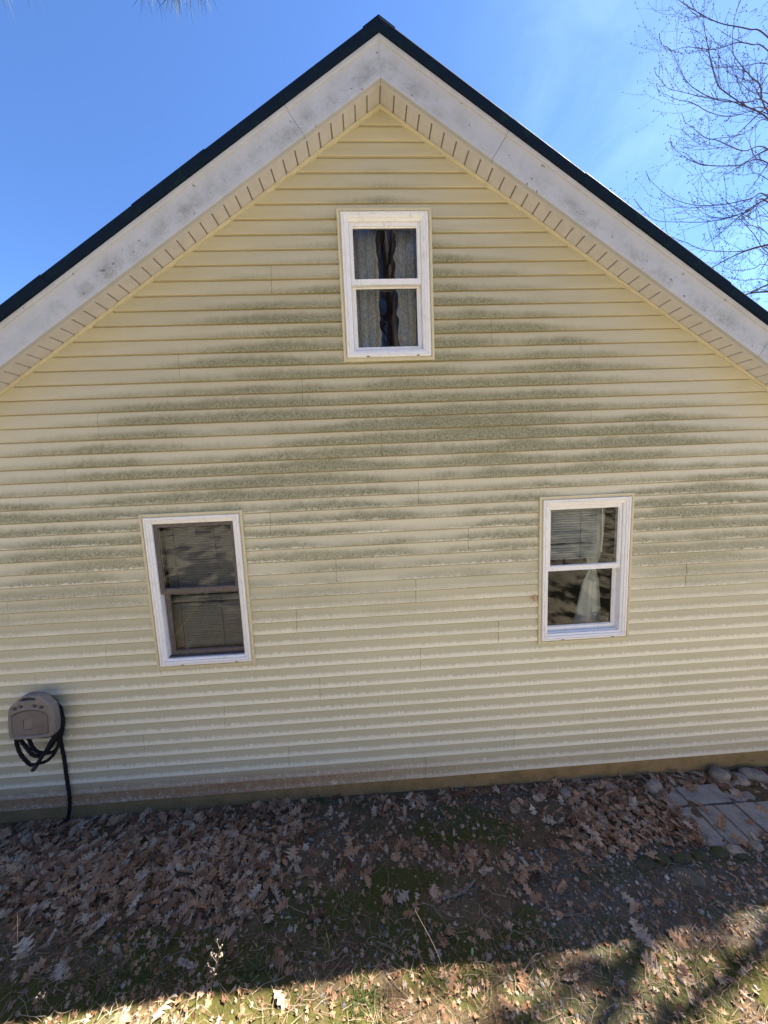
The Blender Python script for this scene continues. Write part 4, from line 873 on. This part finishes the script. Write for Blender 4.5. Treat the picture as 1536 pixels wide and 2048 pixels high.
for pts, y, r in BR:
    W_ = [at(1236 + a/C5, b/C5, y + .25*math.sin(i*1.3 + r*900)) for i, (a, b) in enumerate(pts)]
    e = W_[0] - W_[1]; e /= np.linalg.norm(e); root = None
    # carry each branch back to the trunk outside the frame
    zt = min(11.8, max(2.5, W_[0][2] - .9)); ti = int(np.argmin(np.abs(trunk_path[:, 2] - zt))); P = [trunk_path[ti], (trunk_path[ti]*.45 + W_[0]*.55) + np.array([0, 0, -.12])] + W_
    cv = catmull(P, 7); n = len(cv); rad = np.concatenate([np.linspace(r*2.2, r*.70, 14), np.linspace(r*.62, r*.17, n-14)]); m_ = MB(); m_.tube(cv, rad, 7); m_.build('branch', M_TWIGT, tree, True, base=TB)
    for i in range(12, n-1):
        if rr.random() < .34:
            t = cv[min(i+1, n-1)] - cv[i]; t /= np.linalg.norm(t); s = rr.choice((-1, 1, 1)); perp = np.array([-t[2]*s, rr.gauss(0, .4), t[0]*s]) if s > 0 else np.array([t[2], rr.gauss(0, .4), -t[0]])
            twig(cv[i], t*.9 + perp*.75, rr.uniform(.18, .66), rad[i]*.48 + .0003, 1)
        if i > 16 and rr.random() < .5: bud(cv[i] + np.array([rr.gauss(0, .006), 0, rr.gauss(0, .008)]), .007)
    twig(cv[-1], cv[-1]-cv[-2], .16, r*.42, 0)
o = tw.build('twigs', M_TWIGT, tree, base=TB); o['kind'] = 'stuff'; o = buds.build('buds', M_TWIGT, tree, base=TB); o['kind'] = 'stuff'

# ------------------------------------------------------------------ evergreens and woods
def needles_mesh(anchors, n, l0, l1, w, droop=.0, rs=3):
    g = np.random.default_rng(rs); A = np.array([a for a, d in anchors]); D = np.array([d for a, d in anchors]); k = g.integers(0, len(A), n); p = A[k] + g.normal(0, .01, (n, 3)); d = D[k]*.7 + g.normal(0, .55, (n, 3)); d[:, 2] -= droop; d /= np.linalg.norm(d, axis=1)[:, None]
    s = np.cross(d, g.normal(0, 1, (n, 3))); s /= np.linalg.norm(s, axis=1)[:, None]; l = g.uniform(l0, l1, n)[:, None]; V = np.zeros((n, 5, 3)); b = np.array([0, 0, -1])
    m = p + d*l*.55; e = p + d*l + b*l*.12*droop
    V[:, 0] = p + s*w; V[:, 1] = p - s*w; V[:, 2] = m + s*w; V[:, 3] = m - s*w; V[:, 4] = e; F = np.array([(0, 1, 3), (0, 3, 2), (2, 3, 4)])
    return V.reshape(-1, 3), (F[None] + (np.arange(n)*5)[:, None, None]).reshape(-1, 3), np.repeat(g.random(n), 5)
# pine whose limb hangs into the top left of the picture; its trunk stands behind the viewer
pine = empty('pine_tree', (-5.2, -5.6, 1.0)); PT = np.array([-5.2, -5.6, float(gh0(-5.2, -5.6)) - .1]); pine.location = tuple(PT); PB2 = tuple(PT)
tag(pine, 'pine whose drooping needle tips hang in at the top left edge', 'tree')
tp = catmull([PT, PT + [.1, 0, 4], PT + [.0, .1, 9], PT + [.1, 0, 14]], 6); m_ = MB(); m_.tube(tp, np.linspace(.20, .06, len(tp)), 12); m_.build('trunk', M_PINEBARK, pine, True, base=PB2)
needle_anchor = []
limb_end = at(352, -42, -.65)
for (e, s0) in ((limb_end, 5), (PT + [2.2, -1.5, 7.5], 4), (PT + [-2.2, .5, 8.5], 8), (PT + [-.4, -2.4, 9.5], 10), (PT + [1.6, 1.0, 11], 13)):
    st = tp[min(s0, len(tp)-1)]; mid = (st*.5 + e*.5) + np.array([0, 0, .35]); cv = catmull([st, mid, e], 10); m_ = MB(); m_.tube(cv, np.linspace(.05, .008, len(cv)), 7); m_.build('limb', M_PINEBARK, pine, True, base=PB2)
    if e is limb_end: continue
    for c in cv[8:]:
        for _ in range(3): needle_anchor.append((c + rng.normal(0, .22, 3), rng.normal(0, .6, 3)))
tips = []
for du in (-62, -45, -22, -2, 20, 44, 60): 
    e = at(352 + du, -22 - abs(du)*.10 + rng.uniform(-6, 6), -.65 + rng.uniform(-.12, .12)); dd = np.array([du*.006, 0, -1.0]); tips += [(e + np.array([0, 0, .02*k]), dd) for k in range(3)]
for du in (-350, -345, -300): tips.append((at(352 + du, -38, -.7), np.array([0.1, 0, -1.0])))
V1, F1, T1 = needles_mesh(needle_anchor, 9000, .10, .16, .0012, .3); V2, F2, T2 = needles_mesh(tips, 150, .08, .14, .0009, 1.1, 8)
o = big_mesh('needles', np.concatenate([V1, V2]) - PT, np.concatenate([F1, F2 + len(V1)]), M_NEEDLE, pine, np.concatenate([T1, T2]))
# hemlock beyond the bare tree
hem = empty('evergreen_tree', (9.6, 4.6, -.3)); HBz = np.array([9.6, 4.6, -.3]); tag(hem, 'feathery evergreen behind the bare tree at the right edge', 'tree')
m_ = MB(); tp2 = catmull([HBz, HBz + [0, 0, 5], HBz + [.1, 0, 13]], 6); m_.tube(tp2, np.linspace(.2, .03, len(tp2)), 10); m_.build('trunk', M_PINEBARK, hem, True, base=tuple(HBz))
ha = []; bo = MB()
for i in range(46):
    z = 2.4 + i*.23; a_ = i*2.4; l = 3.0*(1 - i/62); st = np.array([HBz[0], HBz[1], z]); e = st + np.array([math.cos(a_)*l, math.sin(a_)*l, -.3]); cv = catmull([st, (st+e)/2 + [0, 0, .2], e], 8); bo.tube(cv, np.linspace(.025, .005, len(cv)), 5)
    for c in cv[4:]:
        for _ in range(5): ha.append((c + rng.normal(0, .16, 3)*[1, 1, .45], np.array([math.cos(a_), math.sin(a_), -.3]) + rng.normal(0, .5, 3)))
bo.build('limb', M_PINEBARK, hem, base=tuple(HBz)); V, F, T = needles_mesh(ha, 8000, .08, .16, .0030, .3, 9); big_mesh('foliage', V - HBz, F, M_NEEDLE, hem, T)
# sparse evergreen just outside the frame at the right: it dapples the lower right of the ground
def evergreen(x, y, h, r, n, seed, label, zlo, wdt=.0035, group=None, name='evergreen_tree'):
    g = np.random.default_rng(seed); g0 = np.array([x, y, float(gh0(x, y)) - .1]); e = empty(name, tuple(g0)); tag(e, label, 'tree', group); m_ = MB(); tp_ = catmull([g0, g0 + [.05, 0, h*.5], g0 + [0, .05, h]], 6)
    m_.tube(tp_, np.linspace(r*.075, .02, len(tp_)), 9); m_.build('trunk', M_PINEBARK, e, True, base=tuple(g0)); an = []; bo = MB(); nb = int(n/320)
    for i in range(nb):
        f = i/nb; z = g0[2] + zlo + (h - zlo)*f; a_ = i*2.4; l = r*(1 - .75*f)*g.uniform(.6, 1.1); st = np.array([x, y, z]); ee = st + np.array([math.cos(a_)*l, math.sin(a_)*l, .05*l]); cv = catmull([st, (st+ee)/2 + [0, 0, .12], ee], 8); bo.tube(cv, np.linspace(.022, .004, len(cv)), 5)
        for c in cv[5:]:
            for _ in range(4): an.append((c + g.normal(0, .10 + .04*r, 3)*[1, 1, .6], np.array([math.cos(a_), math.sin(a_), .1]) + g.normal(0, .5, 3)))
    bo.build('limb', M_PINEBARK, e, base=tuple(g0)); V, F, T = needles_mesh(an, n, .07, .14, wdt, .2, seed); big_mesh('foliage', V - g0, F, M_NEEDLE, e, T)
evergreen(6.9, .50, 10.0, 1.25, 2000, 21, 'sparse evergreen standing beyond the right end of the house', 3.6)
ok = np.array([8.6, 1.3, -.3]); oak = empty('shade_oak', tuple(ok)); tag(oak, 'unseen oak added beyond the right end of the house, its dead leaf clumps set to dapple the ground', 'tree')
tpo = catmull([ok, ok + [-.1, 0, 4], ok + [-.3, -.1, 8], ok + [-.4, 0, 12]], 6); m_ = MB(); m_.tube(tpo, np.linspace(.10, .03, len(tpo)), 10); m_.build('trunk', M_BARK, oak, True, base=tuple(ok)); go = np.random.default_rng(4); ox, oy, oz, osz = [], [], [], []; bo = MB()  # added out of view: limbs and leaf clumps placed to dapple the ground
for i in range(14):
    z_ = 5.0 + 6.0*i/14; st = np.array([8.35, 1.3, z_ - .4]); e = np.array([go.uniform(5.5, 7.9), go.uniform(.1, 1.4), z_ + go.uniform(-.2, .6)]); cv = catmull([st, (st+e)/2 + [0, 0, .2], e], 10); bo.tube(cv, np.linspace(.035, .006, len(cv)), 5)
    for c in cv[7:]:
        for _ in range(3):
            d_ = go.normal(0, .5, 3); bo.tube([c, c + d_*.4 + [0, 0, .03], c + d_*.9], [.006, .004, .002], 3)
            if go.random() < .05: 
                for _k in range(3): p_ = c + d_*go.uniform(.3, 1) + go.normal(0, .08, 3); ox.append(p_[0]); oy.append(p_[1]); oz.append(p_[2]); osz.append(go.uniform(.10, .16))
bo.build('limb', M_BARK, oak, base=tuple(ok))
V, F, T = place(TMPL, np.array(ox), np.array(oy), np.array(osz), .9, np.array(oz) - gh(np.array(ox), np.array(oy))); big_mesh('foliage', V - ok, F, M_LEAFS, oak, T)
for i, (x, y, h, r, n, lb) in enumerate(((-1.3, -12.5, 13, 2.0, 9000, 'dense pine on the bank left of the thick bare tree'), (2.9, -15, 16, 2.4, 9000, 'dense pine on the bank right of the thick bare tree'), (-6.5, -16, 16, 2.4, 8000, 'dense pine at the left of the bank'), (7.2, -14, 15, 2.2, 8000, 'dense pine at the right of the bank'))): evergreen(x, y, h, r, n, 50 + i, lb, 1.8, .009, 'woods on the bank behind the viewer', 'pine_tree')
# woods on the bank behind the viewer: what the panes mirror
def wood(x, y, h, r, seed, label, conif=False):
    R_ = random.Random(seed); g0 = np.array([x, y, float(gh0(x, y)) - .15]); e = empty('woodland_tree', tuple(g0)); tag(e, label, 'tree', 'woods on the bank behind the viewer')
    tpx = catmull([g0, g0 + [R_.gauss(0, .15), R_.gauss(0, .15), h*.4], g0 + [R_.gauss(0, .3), R_.gauss(0, .3), h*.75], g0 + [R_.gauss(0, .4), R_.gauss(0, .4), h]], 7); m_ = MB(); m_.tube(tpx, np.linspace(r, r*.15, len(tpx)), 9); m_.build('trunk', M_BARK if not conif else M_PINEBARK, e, True, base=tuple(g0)); c = MB()
    for i in range(34):
        s0 = tpx[int(len(tpx)*(.22 + .76*i/34))]; a_ = R_.uniform(0, 6.28); l = h*.24*R_.uniform(.5, 1)*(1.1 - i/40)
        pts = [s0]; d = np.array([math.cos(a_), math.sin(a_), .35])
        for k in range(5): d = d + np.array([R_.gauss(0, .2), R_.gauss(0, .2), R_.gauss(.05, .15)]); d /= np.linalg.norm(d); pts.append(pts[-1] + d*l/5)
        c.tube(pts, np.linspace(r*.22, .006, 6), 5)
        for k in range(13):
            p0 = np.array(pts[R_.randint(1, 5)]); d2 = d + np.array([R_.gauss(0, .7), R_.gauss(0, .7), R_.gauss(.1, .5)]); l2 = l*.35; c.tube([p0, p0 + d2*l2*.5 + [0, 0, .04], p0 + d2*l2], [.012, .008, .003], 3)
    c.build('crown', M_TWIGT, e, base=tuple(g0))
for i, (x, y, h, r, lb) in enumerate(((-2.6, -8.5, 13, .16, 'slim bare tree nearest the viewer on the left of the bank'), (.9, -9.5, 15, .22, 'thick bare tree standing straight behind the viewer'), (3.4, -7.8, 12, .14, 'slim bare tree on the right of the bank'),
        (-5.8, -12, 16, .24, 'tall bare tree at the left of the bank'), (5.9, -11, 16, .2, 'tall bare tree at the right of the bank'), (-.6, -14, 17, .2, 'tall bare tree high on the bank in the middle'), (2.4, -13, 15, .17, 'bare tree high on the bank just right of the middle'), (-3.4, -15.5, 18, .22, 'tall bare tree at the top of the bank on the left'), (8.6, -8, 14, .2, 'bare tree at the far right of the bank'), (-1.9, -17, 19, .2, 'bare tree on the skyline left of the middle'), (1.1, -18, 19, .24, 'bare tree on the skyline behind the thick trunk'), (3.9, -16.5, 19, .2, 'bare tree on the skyline right of the middle'),
        (-.2, -11.5, 14, .11, 'thin sapling beside the thick trunk'), (-4.8, -18.5, 19, .2, 'bare tree on the skyline at the left'), (6.8, -17, 19, .22, 'bare tree on the skyline at the right'), (2.0, -21, 20, .25, 'farthest bare tree behind the middle of the bank'), (-7.9, -9, 14, .2, 'bare tree at the far left of the bank'))): wood(x, y, h, r, 30 + i, lb)

# tall strap leaved plant on the sunny bank beside the viewer: the left window mirrors its two long blades
def mir(u, v, y):                                # where the ray mirrored in the left pane passes y
    d = ray(u, v); t = -CAM[1]/d[1]; p = CAM + d*t; t2 = y/(-d[1]); return p + np.array([d[0], -d[1], d[2]])*t2
lp = empty('strap_leaf_plant', tuple(mir(340, 1283, -1.5))); tag(lp, 'plant with two long strap leaves leaning over the bank, mirrored in the left window', 'plant'); LB = tuple(lp.location)
M_STRAP = mat('yellow_green_blade', (.72, .78, .22), .5); M_STRAP2 = mat('blue_green_blade', (.60, .80, .88), .4)
for (p0, p1, yy, mm, w_) in (((340, 1283), (472, 1108), -1.50, M_STRAP, .022), ((374, 1292), (476, 1132), -1.60, M_STRAP2, .015)):
    a_, b_ = mir(*p0, yy), mir(*p1, yy); cv = catmull([a_ - [.10, 0, .18], a_, (a_+b_)/2 + [0, .0, .015], b_], 8); m_ = MB(); d_ = np.array([.8, 0, -.6])
    for i in range(len(cv)-1): pass
    rings = []
    for i, c in enumerate(cv):
        f = i/(len(cv)-1); ww = w_*(1 - .75*f); rings.append([c - d_*ww, c + [0, .008, 0], c + d_*ww, c + [0, .011, 0]])
    m_.loft(rings); m_.build('blade', mm, lp, base=LB)
